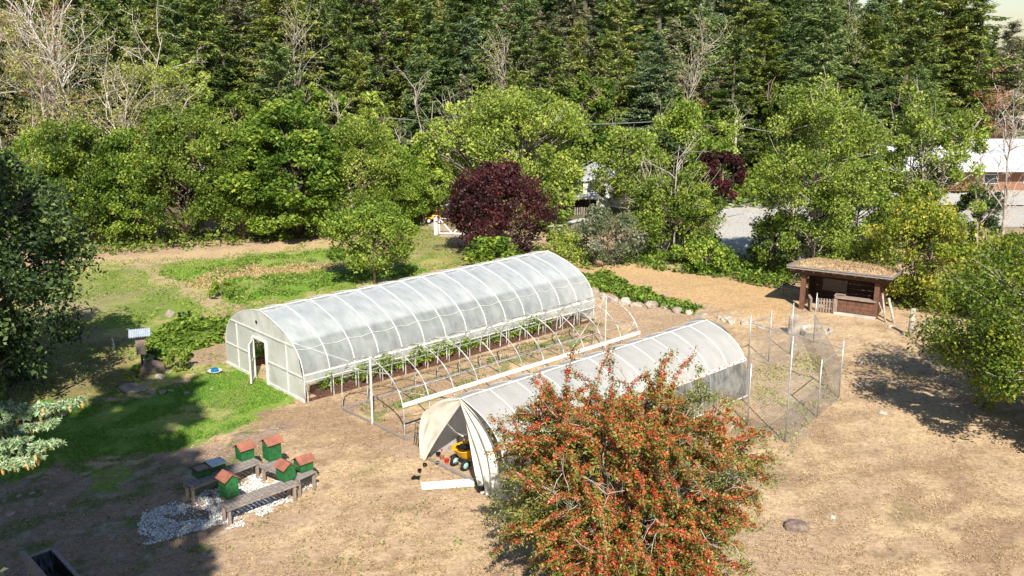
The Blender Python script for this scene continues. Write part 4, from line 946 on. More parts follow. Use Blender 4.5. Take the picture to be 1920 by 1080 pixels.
bt('alder_tree', 1725, 500, 160, 100, 77, 'leaf_yellow', 'tall yellow green alder in front of the long white roof', nclus=180, nleaf=50000, lsize=.16, base=.02, bark='dead', cl=.17, stems=3, gap=.2, hollow=.35, trunk_r=.13, twigs=(50, 1.4))
bt('leafy_tree', 1718, 575, 372, 105, 78, 'leaf_gold', 'round tree flecked with yellow leaves at the right end of the shelter', nclus=120, nleaf=24000, lsize=.16, base=.0, cl=.22, stems=2, gap=.15)
bt('leafy_tree', 1825, 480, 345, 50, 79, 'leaf_dark', 'low dark tree below the long white roof', nclus=50, nleaf=7000, lsize=.2, base=.02)
bt('golden_tree', 1895, 600, 432, 105, 80, 'leaf_gold', 'bright yellow green tree at the right edge behind the near tree', nclus=100, nleaf=20000, lsize=.15, base=.02, cl=.22, stems=2, gap=.15)
broadleaf('leafy_tree', 'near tree leaning in from the right edge and casting the large shadow', 'tree', (22.0, 34.8), 8.0, 5.5, 81, M['leaf_gold'], 210, 110000, .13, .1, cl=.18, bark='pale_bark', gap=.18, shape=1.05, trunk_r=.25, twigs=(120, .9))
broadleaf('chestnut_tree', 'very dark broad leaved tree filling the left edge', 'tree', (-23.0, 38.8), 11.6, 5.0, 82, M['leaf_dark'], 240, 62000, .2, .0, cl=.17, up=.2, droop=.6, gap=.2, hollow=.45, trunk_r=.3)
bt('leafy_shrub', 1845, 770, 740, 26, 83, 'leaf_green', 'small dark bush growing in the dappled tree shadow', cat='shrub', nclus=12, nleaf=900, lsize=.1, base=0)
bt('leafy_shrub', 345, 596, 582, 13, 84, 'leaf_dark', 'small dark round bush beside the pinkish boulder in the field', cat='shrub', nclus=14, nleaf=900, lsize=.1, base=0)
bt('flowering_shrub', 418, 560, 520, 24, 85, 'leaf_fresh', 'green bush with white flower heads in the middle of the field', cat='shrub', nclus=18, nleaf=1800, lsize=.13, base=0)
bt('lavender_bush', 338, 695, 655, 28, 86, 'leaf_yellow', 'upright yellow green bush behind the mossy boulder', cat='shrub', nclus=26, nleaf=3000, lsize=.11, base=0, up=0)
bt('lavender_bush', 250, 720, 684, 16, 87, 'leaf_yellow', 'small yellow green bush in front of the roofed post', cat='shrub', nclus=18, nleaf=1600, lsize=.1, base=0, up=0)
bt('dark_shrub', 290, 688, 650, 15, 88, 'leaf_dark', 'dark round bush just behind the roofed post', cat='shrub', nclus=16, nleaf=1500, lsize=.11, base=0)

# firethorn in the foreground
def firethorn():
    rng = np.random.default_rng(12)
    bx, by = 3.2, 24.7; h, r = 6.6, 3.6
    o = thing('firethorn_bush', 'huge arching bush covered in orange red berries in the foreground', 'bush', (bx, by, 0))
    tr_ = MB(); dead = MB(); LP, LA_, LT, BP, BT = [], [], [], [], []
    nb = 800
    for k in range(nb):
        D = unit(rng.normal(size=(1, 3))+np.array([[0, -.25, .5]]))[0]
        D[2] = abs(D[2]) if rng.uniform() < .55 else -abs(D[2])*.85
        rad = rng.uniform(.55, 1.0)
        lump = .74+.42*float(vnoise(D[0]*2.5+4, D[2]*2.5+D[1]*2, 7))
        c_ = np.array([D[0]*r*rad*lump, D[1]*r*rad*lump, h*.42+D[2]*h*.5*rad*lump])
        L_ = rng.uniform(.7, 1.6) if k > 60 else rng.uniform(1.8, 2.8)
        if k < 26:     # long arching shoots that stand clear of the crown
            a0 = math.pi*2*k/26+.3; D = unit(np.array([[math.cos(a0)*.9, math.sin(a0)*.9, rng.uniform(.25, 1.3)]]))[0]; c_ = np.array([D[0]*r*.85, D[1]*r*.8, h*.42+D[2]*h*.46])
        hd = unit(np.array([[D[0], D[1], .55*D[2]+.25]])+rng.normal(size=(1, 3))*.5)[0]
        if k <= 60 and rng.uniform() < .6: hd[2] = abs(hd[2])+.35
        m_ = 9; pts = []
        for j in range(m_):
            s = j/(m_-1); pts.append(c_+hd*L_*(s-.3)+np.array([0, 0, -.55*L_*max(0, s-.25)**2*rng.uniform(.6, 1.3)])+rng.normal(size=3)*.03)
        pts = np.array(pts); pts[:, 2] = np.maximum(pts[:, 2], .1)
        tr_.tube([tuple(q) for q in pts], [.014-.011*j/8 for j in range(9)], 3)
        dens = 1 if k > 40 else .8
        nl = int(165*L_*dens); s = rng.uniform(.05, 1, nl)*(m_-1); j = np.minimum(s.astype(int), m_-2); f = (s-j)[:, None]
        q = pts[j]*(1-f)+pts[j+1]*f+rng.normal(size=(nl, 3))*.075; LP.append(q); LT.append(np.clip(rng.uniform(0, 1)*.45+rng.uniform(0, .6, nl), 0, 1))
        red = float(vnoise(c_[0]*.9+3, c_[2]*.9+c_[1]*.5, 21))*(.55+.6*min(1, max(0, c_[2]/h)))*(.7+.4*rad)
        if red > .2:
            nb_ = int((105+205*red)*L_); s = rng.uniform(.0, .92, nb_); s = (np.floor(s*11)+rng.uniform(0, .55, nb_))/11*(m_-1); j = np.minimum(s.astype(int), m_-2); f = (s-j)[:, None]
            q = pts[j]*(1-f)+pts[j+1]*f+rng.normal(size=(nb_, 3))*.038+np.array([0, -.0, .035]); BP.append(q); BT.append(np.clip(rng.uniform(0, .75)+rng.uniform(0, .3, nb_), 0, 1))
        if rng.uniform() < .5:
            tr_.tube([(rng.normal()*.2, rng.normal()*.2, .3+c_[2]*.25), tuple(c_*.55+np.array([0, 0, .5])), tuple(pts[1])], [.045, .03, .012], 4)
    for k in range(34):
        dead = MB()
        D = unit(rng.normal(size=(1, 3))+np.array([[-.1, -.7, .5]]))[0]; c_ = np.array([D[0]*r*.8, D[1]*r*.85, h*.42+abs(D[2])*h*.45])
        d_ = unit(D[None]+rng.normal(size=(1, 3))*.8)[0]; p_ = [c_]
        for j in range(5): d_ = unit((d_+rng.normal(size=3)*.35)[None])[0]; p_.append(p_[-1]+d_*.25)
        dead.tube([tuple(q) for q in p_], [.012, .011, .009, .007, .005, .003], 4)
        for j in (1, 2, 3, 4):
            for _ in range(2):
                e = unit((d_+rng.normal(size=3)*.9)[None])[0]; dead.tube([tuple(p_[j]), tuple(p_[j]+e*.18), tuple(p_[j]+e*.3+rng.normal(size=3)*.05)], [.005, .004, .002], 3)
        dead.build('dead_twig', M['dead'], o)
    tr_.tube([(0, 0, -.1), (.1, 0, 1), (.2, .1, 2.2)], [.16, .13, .08], 7)
    tr_.build('branches', M['pale_bark'], o)
    LP = np.concatenate(LP); quads('leaves', leafquads(rng, LP, .075, .5, .5), np.concatenate(LT), M['leaf_pyra'], o)
    BP = np.concatenate(BP); quads('berry_clusters', leafquads(rng, BP, .045, .8, .95), np.concatenate(BT), M['berries'], o)
firethorn()

# spruce leaning in at left, mostly outside the frame
def spruce():
    rng = np.random.default_rng(3)
    tx, ty = -10.4, 13.2; h = 14
    o = thing('spruce_tree', 'blue green spruce reaching in at the lower left edge with hanging tan cones', 'tree', (tx, ty, 0))
    tk = MB().tube([(0, 0, 0), (0, 0, h*.6), (0, 0, h)], [.32, .2, .03], 9); tw = MB(); Q = []; QT = []; CM = plain('cone_scales', (.6, .38, .14), (.42, .24, .08), .7, 40)
    def branch(c0, d_, L_, cone=False, fine=True):
        n = int(L_/(.045 if fine else .12)); p_ = np.array(c0, float); st = 1/n
        pts = []
        for j in range(n+1):
            s = j/n; pts.append(p_+d_*L_*s+np.array([0, 0, -.10*L_*math.sin(s*2.2)+.10*L_*s*s]))
        tw.tube([tuple(q) for q in pts[::max(1, n//6)]]+[tuple(pts[-1])], [.02]+[.012]*(len(pts[::max(1, n//6)])-1)+[.004], 5)
        side = np.cross(d_, [0, 0, 1]); side /= np.linalg.norm(side)+1e-9
        for j in range(int(n*.2), n+1, 2 if fine else 3):
            for sg in (-1, 1):
                sl_ = ((1-j/n)*min(L_, 2.2)*.36+.14)*rng.uniform(.6, 1.2); e = unit((d_*.75+side*sg*.7+np.array([0, 0, -.12])+rng.normal(size=3)*.1)[None])[0]
                q0 = pts[j]; q1 = q0+e*sl_
                tw.tube([tuple(q0), tuple(q1)], [.008, .004], 3)
                nn = int(sl_*(420 if fine else 24)); t_ = rng.uniform(0, 1, nn)[:, None]; ctr = q0*(1-t_)+q1*t_
                nd = unit(e*.7+rng.normal(size=(nn, 3))*.7); lf = leafquads(rng, ctr+nd*(.03 if fine else .08), .085 if fine else .3, .4, .3 if fine else .4, axis=nd, jit=.1); Q.append(lf); QT.append(rng.uniform(0, 1, nn))
                if cone and rng.uniform() < .2 and j > n*.35:
                    for _ in range(rng.integers(1, 3)):
                        cq = q0+e*sl_*rng.uniform(.3, .9)+rng.normal(size=3)*.02
                        cone = MB(); cone.lathe([(0, -.125), (.014, -.115), (.022, -.07), (.022, -.04), (.012, -.005), (0, 0)], 8, tuple(cq)); cone.build('cone', CM, o, True)
    # branches that reach into the picture
    for (u, v, y, dz_) in ((140, 762, 12.6, 0), (105, 838, 12.2, 0), (60, 790, 12.9, .0), (30, 862, 12.4, 0), (96, 800, 12.5, 0), (62, 868, 12.1, 0), (15, 800, 12.6, 0), (45, 832, 12.2, 0), (112, 778, 12.9, 0)):
        kx = (u-960)/F; ky = -(v-540)/F; dy = math.cos(P)+ky*math.sin(P); dz = -math.sin(P)+ky*math.cos(P); t_ = y/dy
        tip = np.array([kx*t_-tx, y-ty, H+dz*t_]); root = np.array([0, 0, tip[2]+.35]); d_ = tip-root; L_ = np.linalg.norm(d_); branch(root, d_/L_, L_, True)
    for z in np.arange(3, 13.5, .5):
        L_ = 2.9*(1-z/h)**.7+.3
        for k in range(6):
            a_ = rng.uniform(0, 6.28)
            ddx = np.array([math.cos(a_), math.sin(a_), -.12])
            if z < 16 and tx+ddx[0]*L_ > -.56*(ty+ddx[1]*L_)-.5: continue
            branch((0, 0, z), unit(ddx[None])[0], L_, False, False)
    tk.build('trunk', M['bark'], o, True); tw.build('branches', M['pale_bark'], o)
    quads('needles', np.concatenate(Q), np.concatenate(QT), M['leaf_spruce'], o)
    
spruce()

# tall conifers: prototypes then copies
def conifer_proto(seed, h, r, label, dens=1.0, low=.08, bare=.0, power=.75):
    rng = np.random.default_rng(seed); o = thing('fir_tree', label, 'tree', (0, 0, 0)); Q, QT = [], []
    tk = MB(); lx, ly = rng.normal()*.3, rng.normal()*.3
    tk.tube([(0, 0, -2.5), (0, 0, h*.3), (lx*.6, ly*.6, h*.7), (lx, ly, h)], [h*.016, h*.013, h*.007, .02], 7)
    z = h*low
    while z < h*.985:
        f = z/h; Lm = 1.2*r*(1-f)**power*(.85 if f < .15 else 1)+.25
        nb = rng.integers(6, 9)
        for k in range(nb):
            a_ = rng.uniform(0, 6.28); L_ = Lm*rng.uniform(.45, 1.25)*(.8+.4*float(vnoise(z*.35+seed, a_*1.3, seed)))
            if float(vnoise(z*.5, a_*.9+seed, seed+1)) < .27: continue
            d_ = np.array([math.cos(a_), math.sin(a_), 0]); side = np.array([-d_[1], d_[0], 0])
            zb = z+rng.uniform(-.6, .6); b0 = np.array([lx*f, ly*f, zb]); sl_ = rng.uniform(-.5, .25) if f < .8 else rng.uniform(0, .6)
            m_ = max(4, int(L_/.17*dens)); s = np.linspace(.2, 1, m_)
            pts = b0+d_*(L_*s)[:, None]+np.array([0, 0, 1.])*(sl_*L_*s+.22*L_*s*s)[:, None]
            if rng.uniform() < .25: tk.tube([tuple(b0), tuple(pts[-1])], [.05, .015], 3)
            if rng.uniform() < bare*(1-f): continue
            bt_ = rng.uniform(0, 1)
            for sg in (-1, 0, 1):
                ax = d_*.7+side*sg*.9+np.array([0, 0, -.22]); q = np.repeat(pts+side*sg*.22*L_*(1.15-s)[:, None], 3, 0); q = q+rng.normal(size=q.shape)*np.array([.17, .17, .11])
                Q.append(leafquads(rng, q, .52, 1.0, .24, axis=unit(ax[None]), jit=.35)); QT.append(np.clip(.5*bt_+rng.uniform(0, .5, 3*m_), 0, 1))
            q = pts[::2]-np.array([0, 0, .18]); Q.append(leafquads(rng, q, .5, -.2, .4, axis=np.array([[0, 0, -1.]]), jit=.5)); QT.append(np.clip(.4*bt_+rng.uniform(0, .3, len(q)), 0, 1))
        z += rng.uniform(.5, .9)
    tk.build('trunk', M['fir_bark'], o, False)
    quads('crown', np.concatenate(Q), np.concatenate(QT), M['leaf_fir'], o)
    return o
specs = [(201, 25, 4.2, 1, .06, 0, .7), (202, 23, 3.6, 1, .1, 0, .8), (203, 27, 3.9, .9, .16, .25, .6), (204, 20, 3.4, 1, .04, 0, .75), (205, 24, 4.6, .8, .12, .4, .6), (206, 18, 3.2, 1, .03, 0, .9)]
FIR = {'left': ('dark fir in the wall of forest above the leafy row, left of the picture', 'firs of the forest above the leafy row'),
       'mid': ('olive green fir on the wooded hillside behind the domed yellow green trees', 'firs of the middle hillside'),
       'right': ('dense fir on the wooded hillside above the tall alders', 'firs above the tall alders'),
       'far': ('distant fir on the far shore beyond the inlet', 'firs on the far shore')}
cp = [conifer_proto(*([s[0], s[1], s[2]]+[FIR['mid'][0]]+list(s[3:]))) for s in specs]
used = [False]*len(cp)
rr = random.Random(77); spots = []
FV = [M['leaf_fir'],
      leafmat('fir_foliage_yellow', [(0, (.05, .08, .015)), (.4, (.16, .21, .035)), (.75, (.32, .36, .08)), (1, (.5, .48, .18))], .15, .7, .35),
      leafmat('fir_foliage_deep', [(0, (.018, .045, .018)), (.4, (.1, .17, .05)), (.75, (.23, .31, .1)), (1, (.3, .36, .15))], .15, .7, .35),
      leafmat('fir_foliage_blue', [(0, (.035, .07, .035)), (.4, (.13, .2, .09)), (.75, (.27, .35, .17)), (1, (.42, .47, .28))], .15, .7, .35),
      leafmat('fir_foliage_lichen', [(0, (.06, .06, .03)), (.4, (.17, .18, .09)), (.75, (.33, .32, .19)), (1, (.5, .46, .33))], .15, .7, .35)]
def vary(o, key):
    for c_ in o.children:
        if c_.name.startswith('crown'):
            c_.material_slots[0].link = 'OBJECT'; c_.material_slots[0].material = FV[rr.choices(range(5), (5, 4, 4, 3, 2) if key != 'far' else (3, 1, 4, 6, 1))[0]]
def place_fir(x, y, sc=None, vi=None):
    zz = gz(x, y)
    if -3 > zz+1.5: return
    u = 960+x/(y*math.cos(P))*F*1.0
    key = 'far' if y > 172 and x > 45 else ('left' if u < 760 else 'mid' if u < 1400 else 'right')
    vi = rr.randrange(len(cp)) if vi is None else vi; s = sc or rr.uniform(.82, 1.15)
    wd = s*rr.uniform(.95, 1.5) if s < .95 else s*rr.uniform(.85, 1.2)
    lab, grp = FIR[key]; loc = (x, y, zz-.2)
    if not used[vi]:
        used[vi] = True; o = cp[vi]; vary(o, key); o.location = loc; o.rotation_euler = (0, 0, rr.uniform(0, 6)); o.scale = (wd, wd, s); o['label'] = lab; o['group'] = grp
    else: vary(dup(cp[vi], loc, rr.uniform(0, 6.28), lab, grp, (wd, wd, s)), key)
cnt = 0
for ri, (yy, step, s0, s1) in enumerate(((97, 6.4, .35, .62), (102, 6.0, .45, .8), (108, 6.0, .5, .9), (115, 5.8, .5, .9), (123, 5.8, .6, .95), (132, 5.8, .6, .95), (143, 6.6, .65, 1.0), (158, 7.4, .75, 1.1), (178, 8.0, .9, 1.25), (197, 9.5, .9, 1.25))):
    x = -yy*.60+rr.uniform(0, step)
    while x < yy*.62:
        X0, Y0 = x+rr.uniform(-1.6, 1.6), yy+rr.uniform(-2.6, 2.6); x += step*rr.uniform(.8, 1.2)
        u = 960+X0/(Y0*.9684+2.5)*F
        if X0 > (64 if Y0 < 180 else 50): continue
        if yy < 106 and u > 800 and rr.random() < .35: continue
        if Y0 < 150 and (Y0 < 138 and (abs(u-1180) < 16 or abs(u-1318) < 20)): continue
        if X0 > 46 and Y0 < 116: continue
        place_fir(X0, Y0, rr.uniform(s0, s1)*(1.12 if u < 760 else 1)); cnt += 1
for yy, step in ((197, 5.4), (207, 6), (220, 7)):
    x = 50
    while x < yy*.62:
        place_fir(x+rr.uniform(-1.5, 1.5), yy+rr.uniform(-3, 3), rr.uniform(.66, .98)*(1-.15*(x > 90))); cnt += 1; x += step
print('firs', cnt)

for k, (u, vt, hw, mt, d_, lab) in enumerate(((610, 150, 42, 'leaf_fresh', 93, 'light green tree against the dark firs above the leafy row'), (700, 178, 38, 'leaf_yellow', 92, 'yellowish tree at the forest foot right of the leafy row'), (470, 165, 36, 'leaf_green', 92, 'mid green tree between dark firs above the broad dome'), (350, 120, 44, 'leaf_yellow', 95, 'yellow green tree high in the forest edge at left'), (1110, 120, 40, 'leaf_green', 100, 'mid green tree on the slope right of the big yellow dome'), (1340, 178, 34, 'leaf_gold', 108, 'golden green tree below the hillside house'), (1450, 130, 40, 'leaf_green', 106, 'green tree on the slope left of the tall alder'), (1650, 130, 40, 'leaf_dark', 104, 'dark tree between the two tall alders'))):
    x = (u-960)/F*(d_*.9684+2.5); z0 = gz(x, d_); h_ = at_depth_z(vt, d_)-z0
    broadleaf('slope_tree', lab, 'tree', (x, d_), h_, hw/pxm(d_)*1.25, 900+k, M[mt], 90, 15000, .3, .03, cl=.2, stems=2)
# dead and bare trees
def bare_tree(name, label, loc, h, seed, mat='dead', spread=.5, lichen=0, depth=4, group=None, nb=9, r0=None, lmat='lichen', lean=0):
    rng = np.random.default_rng(seed); o = thing(name, label, 'dead tree' if lichen == 0 else 'tree', (*loc, gz(*loc)), 0, group); mb = MB(); tips = []
    def grow(p_, d_, L_, r_, lev):
        pts = [p_]; n = 5
        for j in range(n):
            d_ = unit((d_+rng.normal(size=3)*(.10 if lev == 0 else .26)+np.array([0, 0, .06 if lev < 2 else -.03]))[None])[0]; pts.append(pts[-1]+d_*L_/n)
        mb.tube([tuple(q) for q in pts], [r_*(1-.8*j/n) for j in range(n+1)], 6 if lev == 0 else 4 if lev < 2 else 3)
        if lev >= depth-1: tips.extend(pts[2:]); return
        for k in range(nb if lev == 0 else 5):
            f = rng.uniform(.25 if lev == 0 else .2, 1); j = min(int(f*n), n-1); q = pts[j]+(pts[j+1]-pts[j])*(f*n-j)
            a_ = rng.uniform(0, 6.28); e = unit((np.array([math.cos(a_)*spread*2, math.sin(a_)*spread*2, .55 if lev == 0 else .2])+d_*.6)[None])[0]
            grow(q, e, L_*rng.uniform(.28, .5)*(1.15-.4*f), r_*.42, lev+1)
    grow(np.array([0, 0, -.3]), unit(np.array([[lean, 0, 1.]]))[0], h, r0 or h*.014, 0)
    mb.build('branches', M[mat], o)
    if lichen:
        tp = np.array(tips); lichen = int(lichen*2.2); idx = rng.integers(0, len(tp), lichen); Pn = tp[idx]+rng.normal(size=(lichen, 3))*.22
        quads('tufts', leafquads(rng, Pn, .2, .1, .4, droop=.8), rng.uniform(0, 1, lichen), M[lmat], o)
    return o
def bdead(u, vb, vt, depthy, seed, label, name='dead_tree', **k):
    x = (u-960)/F*(depthy*math.cos(P)+H*.24*.6); z0 = gz(x, depthy); h_ = at_depth_z(vt, depthy)-z0
    return bare_tree(name, label, (x, depthy), h_, seed, **k)
bdead(140, 250, -20, 88, 301, 'tallest bleached dead tree with a forked top at upper left', nb=16, r0=.18, spread=.32, mat='bleached')
bdead(110, 250, -5, 90, 302, 'bleached dead tree just left of the forked one', nb=12, r0=.14, spread=.3, mat='bleached')
bdead(165, 250, 10, 86, 303, 'leaning grey dead tree with lichen right of the forked one', nb=14, lichen=900, r0=.14, spread=.35, mat='bleached')
bdead(20, 260, 60, 84, 304, 'lichen covered half dead tree at the upper left corner', nb=16, lichen=2600, r0=.14, spread=.35)
bdead(70, 260, 130, 83, 305, 'low lichen covered tree under the bleached ones', nb=16, lichen=2600, r0=.13)
bdead(245, 250, 105, 85, 306, 'dead tree with a tangle of drooping twigs right of the bleached group', nb=16, lichen=900, r0=.12, spread=.5, mat='bleached')
bdead(290, 260, 60, 87, 307, 'dead tree with pale branches spreading sideways above the leafy row', nb=9, r0=.12, spread=.7, lichen=300, mat='bleached')
bdead(210, 260, 150, 82, 308, 'short lichen tree with rusty tufts above the leafy row', nb=16, lichen=1500, r0=.15)
bdead(395, 260, 140, 85, 309, 'yellowing low tree above the leafy row at its broad dome', nb=14, lichen=3500, r0=.15, lmat='leaf_yellow')
bdead(95, 250, 60, 86, 310, 'half dead tree with rust coloured twigs left of the bleached ones', nb=16, lichen=900, r0=.15, lmat='rust_leaf')
for k, (u, vt, lab) in enumerate(((795, 182, 'thin straight snag, leftmost of the snags by the big domed tree'), (815, 170, 'tallest thin snag left of the big domed tree'), (845, 185, 'crooked twin topped snag beside the big domed tree'), (830, 190, 'short snag between two taller ones'), (655, 175, 'pale slim snag above the right end of the leafy row'), (735, 240, 'short stub snag above the lightest tree of the leafy row'))):
    bdead(u, 330, vt, 86 if k != 4 else 88, 320+k, lab, 'dead_snag', nb=5, depth=3, r0=.11, spread=.3)
for k, (u, vt, d_) in enumerate(((545, 60, 99), (1265, 70, 110), (1600, 60, 114), (960, 90, 104))):
    bdead(u, 300, vt, d_, 360+k, 'grey dead fir with bare drooping twigs standing among the living firs', 'dead_fir', nb=34, depth=3, r0=.1, spread=.32, mat='pale_bark', lichen=700, lmat='lichen', group='dead firs in the forest')
bdead(1225, 400, 205, 93, 330, 'small white snag standing under the power line', 'dead_snag', nb=7, depth=3, r0=.09)
bdead(1360, 300, 195, 98, 331, 'slim dead snag left of the utility pole', 'dead_snag', nb=9, depth=3, r0=.1)
bdead(1270, 400, 262, 66, 332, 'bare forked stems rising from the green thicket', nb=9, depth=3, r0=.08, spread=.6)
bdead(1232, 400, 290, 66.5, 333, 'curved bare stem at the left of the green thicket', nb=6, depth=3, r0=.07)
bdead(1893, 480, 225, 64, 334, 'white barked bare tree in front of the long white roof', nb=12, depth=4, r0=.13, spread=.35)
bdead(1850, 480, 265, 66, 335, 'slim bare tree left of the white barked one', nb=9, depth=3, r0=.09)
bdead(1862, 300, 160, 120, 336, 'rust tinged bare tree by the water', nb=14, depth=4, r0=.15, lichen=1400, lmat='rust_leaf', spread=.7)
bdead(1905, 300, 180, 118, 337, 'pale bare tree at the right edge by the water', nb=12, depth=4, r0=.13, spread=.6)

# ---------------- ground cover, grass, crops ----------------
def scatter(poly, n, seed, size, mat, name, label, hmax=.15, up=.6, asp=.5, thr=None, ns=1.0, axis=None, jit=.4, cat='ground cover', tintoff=0):
    rng = np.random.default_rng(seed)
    xs_ = [p[0] for p in poly]; ys_ = [p[1] for p in poly]
    x = rng.uniform(min(xs_)-.5, max(xs_)+.5, n); y = rng.uniform(min(ys_)-.5, max(ys_)+.5, n)
    jx = x+(fbm(x, y, 1.1, 3, 3)-.5)*1.5; jy = y+(fbm(x, y, 1.1, 3, 31)-.5)*1.9
    k = pip(poly, jx, jy); q = fbm(x, y, ns, 3, seed+5)
    if thr: k &= (q+rng.uniform(-.07, .07, n) > thr)
    x, y, q = x[k], y[k], q[k]
    z = hz(x, y)+.02+rng.uniform(0, 1, len(x))*hmax*np.clip((q-.25)*2.2, .15, 1)
    Pn = np.stack([x, y, z], 1)
    o = quads(name, leafquads(rng, Pn, size, up, asp, axis=axis, jit=jit), np.clip(rng.uniform(0, .7, len(x))+q*.5-.1+tintoff, 0, 1), mat)
    return prop(o, label, cat, kind='stuff')
scatter(Z_SQUASH, 14000, 400, .2, M['leaf_fresh'], 'squash_leaves', 'bright green leafy crop rows left of the greenhouse door', .35, 1.2, .8, thr=.36, ns=.9, tintoff=-.25, cat='crops')
scatter(Z_G1, 20000, 401, .18, M['weed'], 'field_weeds', 'green weedy strip across the far field', .16, .3, .35, thr=.5, cat='weeds', tintoff=-.15)
scatter(Z_G2, 26000, 402, .17, M['weed'], 'field_weeds', 'green weedy strip just beyond the greenhouse', .18, .3, .35, thr=.47, cat='weeds', tintoff=-.2)
scatter(Z_FIELD, 60000, 403, .16, M['weed'], 'field_weeds', 'mixed dry and green weeds over the field', .16, .1, .3, thr=.46, cat='weeds', ns=1.6)
scatter(Z_GOLD, 9000, 404, .22, M['straw'], 'golden_grass', 'golden dry grass strip in the field', .25, 0, .2, axis=np.array([[0, 0, 1.]]), jit=.6, cat='grass')
scatter(Z_COVER, 26000, 405, .17, M['leaf_fresh'], 'leafy_ground_cover', 'leafy green ground cover on the bank above the low stone wall', .4, .8, .7, thr=.34, cat='ground cover', tintoff=-.05)
scatter(Z_BED, 16000, 406, .12, M['weed'], 'bed_weeds', 'green weeds inside the bare hoop frame', .15, .3, .4, thr=.52, cat='weeds', tintoff=-.3)
scatter(Z_PEN, 9000, 407, .12, M['weed'], 'pen_weeds', 'dry weeds inside the wire pen', .2, .2, .35, thr=.52, cat='weeds', tintoff=.25)
scatter(Z_LAWN, 110000, 408, .085, M['grass'], 'lawn_grass', 'short green lawn grass', .05, 0, .22, thr=.4, ns=1.5, axis=np.array([[0, 0, 1.]]), jit=.6, cat='grass')
HEDGE1 = PX((60, 488), (300, 474), (640, 444), (780, 425), (790, 405), (600, 425), (300, 452), (40, 462))
scatter(HEDGE1, 20000, 409, .26, M['leaf_green'], 'hedge_undergrowth', 'bramble undergrowth along the foot of the leafy row', 1.3, .6, .6, thr=.36, ns=1.6, cat='undergrowth')
HEDGE2 = PX((1180, 500), (1330, 520), (1460, 545), (1490, 530), (1480, 500), (1330, 480), (1170, 475))
scatter(HEDGE2, 22000, 410, .2, M['leaf_fresh'], 'hedge_undergrowth', 'leafy undergrowth between the thicket and the shelter', 1.0, .6, .6, thr=.34, ns=1.4, cat='undergrowth', tintoff=-.1)
HEDGE3 = PX((1640, 575), (1740, 590), (1990, 620), (2000, 560), (1760, 540), (1660, 545))
scatter(HEDGE3, 18000, 411, .18, M['leaf_green'], 'hedge_undergrowth', 'leafy undergrowth behind the lone post', 1.1, .6, .6, thr=.34, ns=1.4, cat='undergrowth')
HEDGE4 = PX((1040, 470), (1000, 478), (1060, 500), (1110, 505), (1090, 450), (1050, 430), (1020, 440))
scatter(HEDGE4, 9000, 412, .2, M['leaf_green'], 'hedge_undergrowth', 'undergrowth behind the far end of the greenhouse', 1.2, .6, .6, ns=1.4, cat='undergrowth')
WOODF = [(-64, 88), (30, 88), (36, 96), (30, 100), (-64, 100)]
scatter(WOODF, 26000, 413, .55, M['leaf_green'], 'woodland_undergrowth', 'shrubby undergrowth at the foot of the forest', 3.4, .6, .6, thr=.4, ns=5, cat='undergrowth')
# dry grass over the slopes
rng = np.random.default_rng(55); n = 260000
yy = 23.5+(62-23.5)*rng.uniform(0, 1, n)**1.5; xx = rng.uniform(-.6, .6, n)*yy
k = ~pip(Z_LAWN, xx, yy) & ~pip(Z_GRAVEL, xx, yy) & ~pip(Z_FIELD, xx, yy)
den = fbm(xx, yy, .55, 3, 90); k &= den > .47
k &= ~((xx*dL.x+yy*dL.y-(OC[0]*dL.x+OC[1]*dL.y) > -.2) & (np.abs((xx-OC[0])*nW.x+(yy-OC[1])*nW.y-2.2) < 2.3) & ((xx-OC[0])*dL.x+(yy-OC[1])*dL.y < 14.2))
xx, yy, den = xx[k], yy[k], den[k]
Pn = np.stack([xx, yy, hz(xx, yy)+.025+rng.uniform(0, .035, len(xx))], 1)
o = quads('dry_grass', leafquads(rng, Pn, .075, .55, .2, jit=1.), np.clip(rng.uniform(0, .75, len(xx))+(den-.5)*1.2, 0, 1), M['straw']); prop(o, 'parched straw coloured grass covering the open slopes', 'grass', kind='stuff')

rng = np.random.default_rng(91); n = 2600
yy = 23.5+(50-23.5)*rng.uniform(0, 1, n)**1.4; xx = rng.uniform(-.6, .35, n)*yy; k = (fbm(xx, yy, 1.8, 3, 19) > .5) & ~pip(Z_LAWN, xx, yy); xx, yy = xx[k], yy[k]
M['litter'] = leafmat('leaf_litter', [(0, (.07, .045, .03)), (.6, (.2, .13, .08)), (1, (.5, .45, .38))], 0, .9, 0)
o = quads('leaf_litter', leafquads(rng, np.stack([xx, yy, hz(xx, yy)+.035], 1), .085, .9, .6), rng.uniform(0, 1, len(xx)), M['litter']); prop(o, 'brown leaf litter and small clods strewn over the dry ground', 'litter', kind='stuff')
scatter([(-17, 23), (2, 23), (12, 33), (8, 36), (-8, 33), (-17, 31)], 26000, 420, .09, M['weed'], 'sparse_weeds', 'sparse low green weeds dotting the dry yard', .05, .3, .4, thr=.66, ns=.8, cat='weeds', tintoff=-.25)
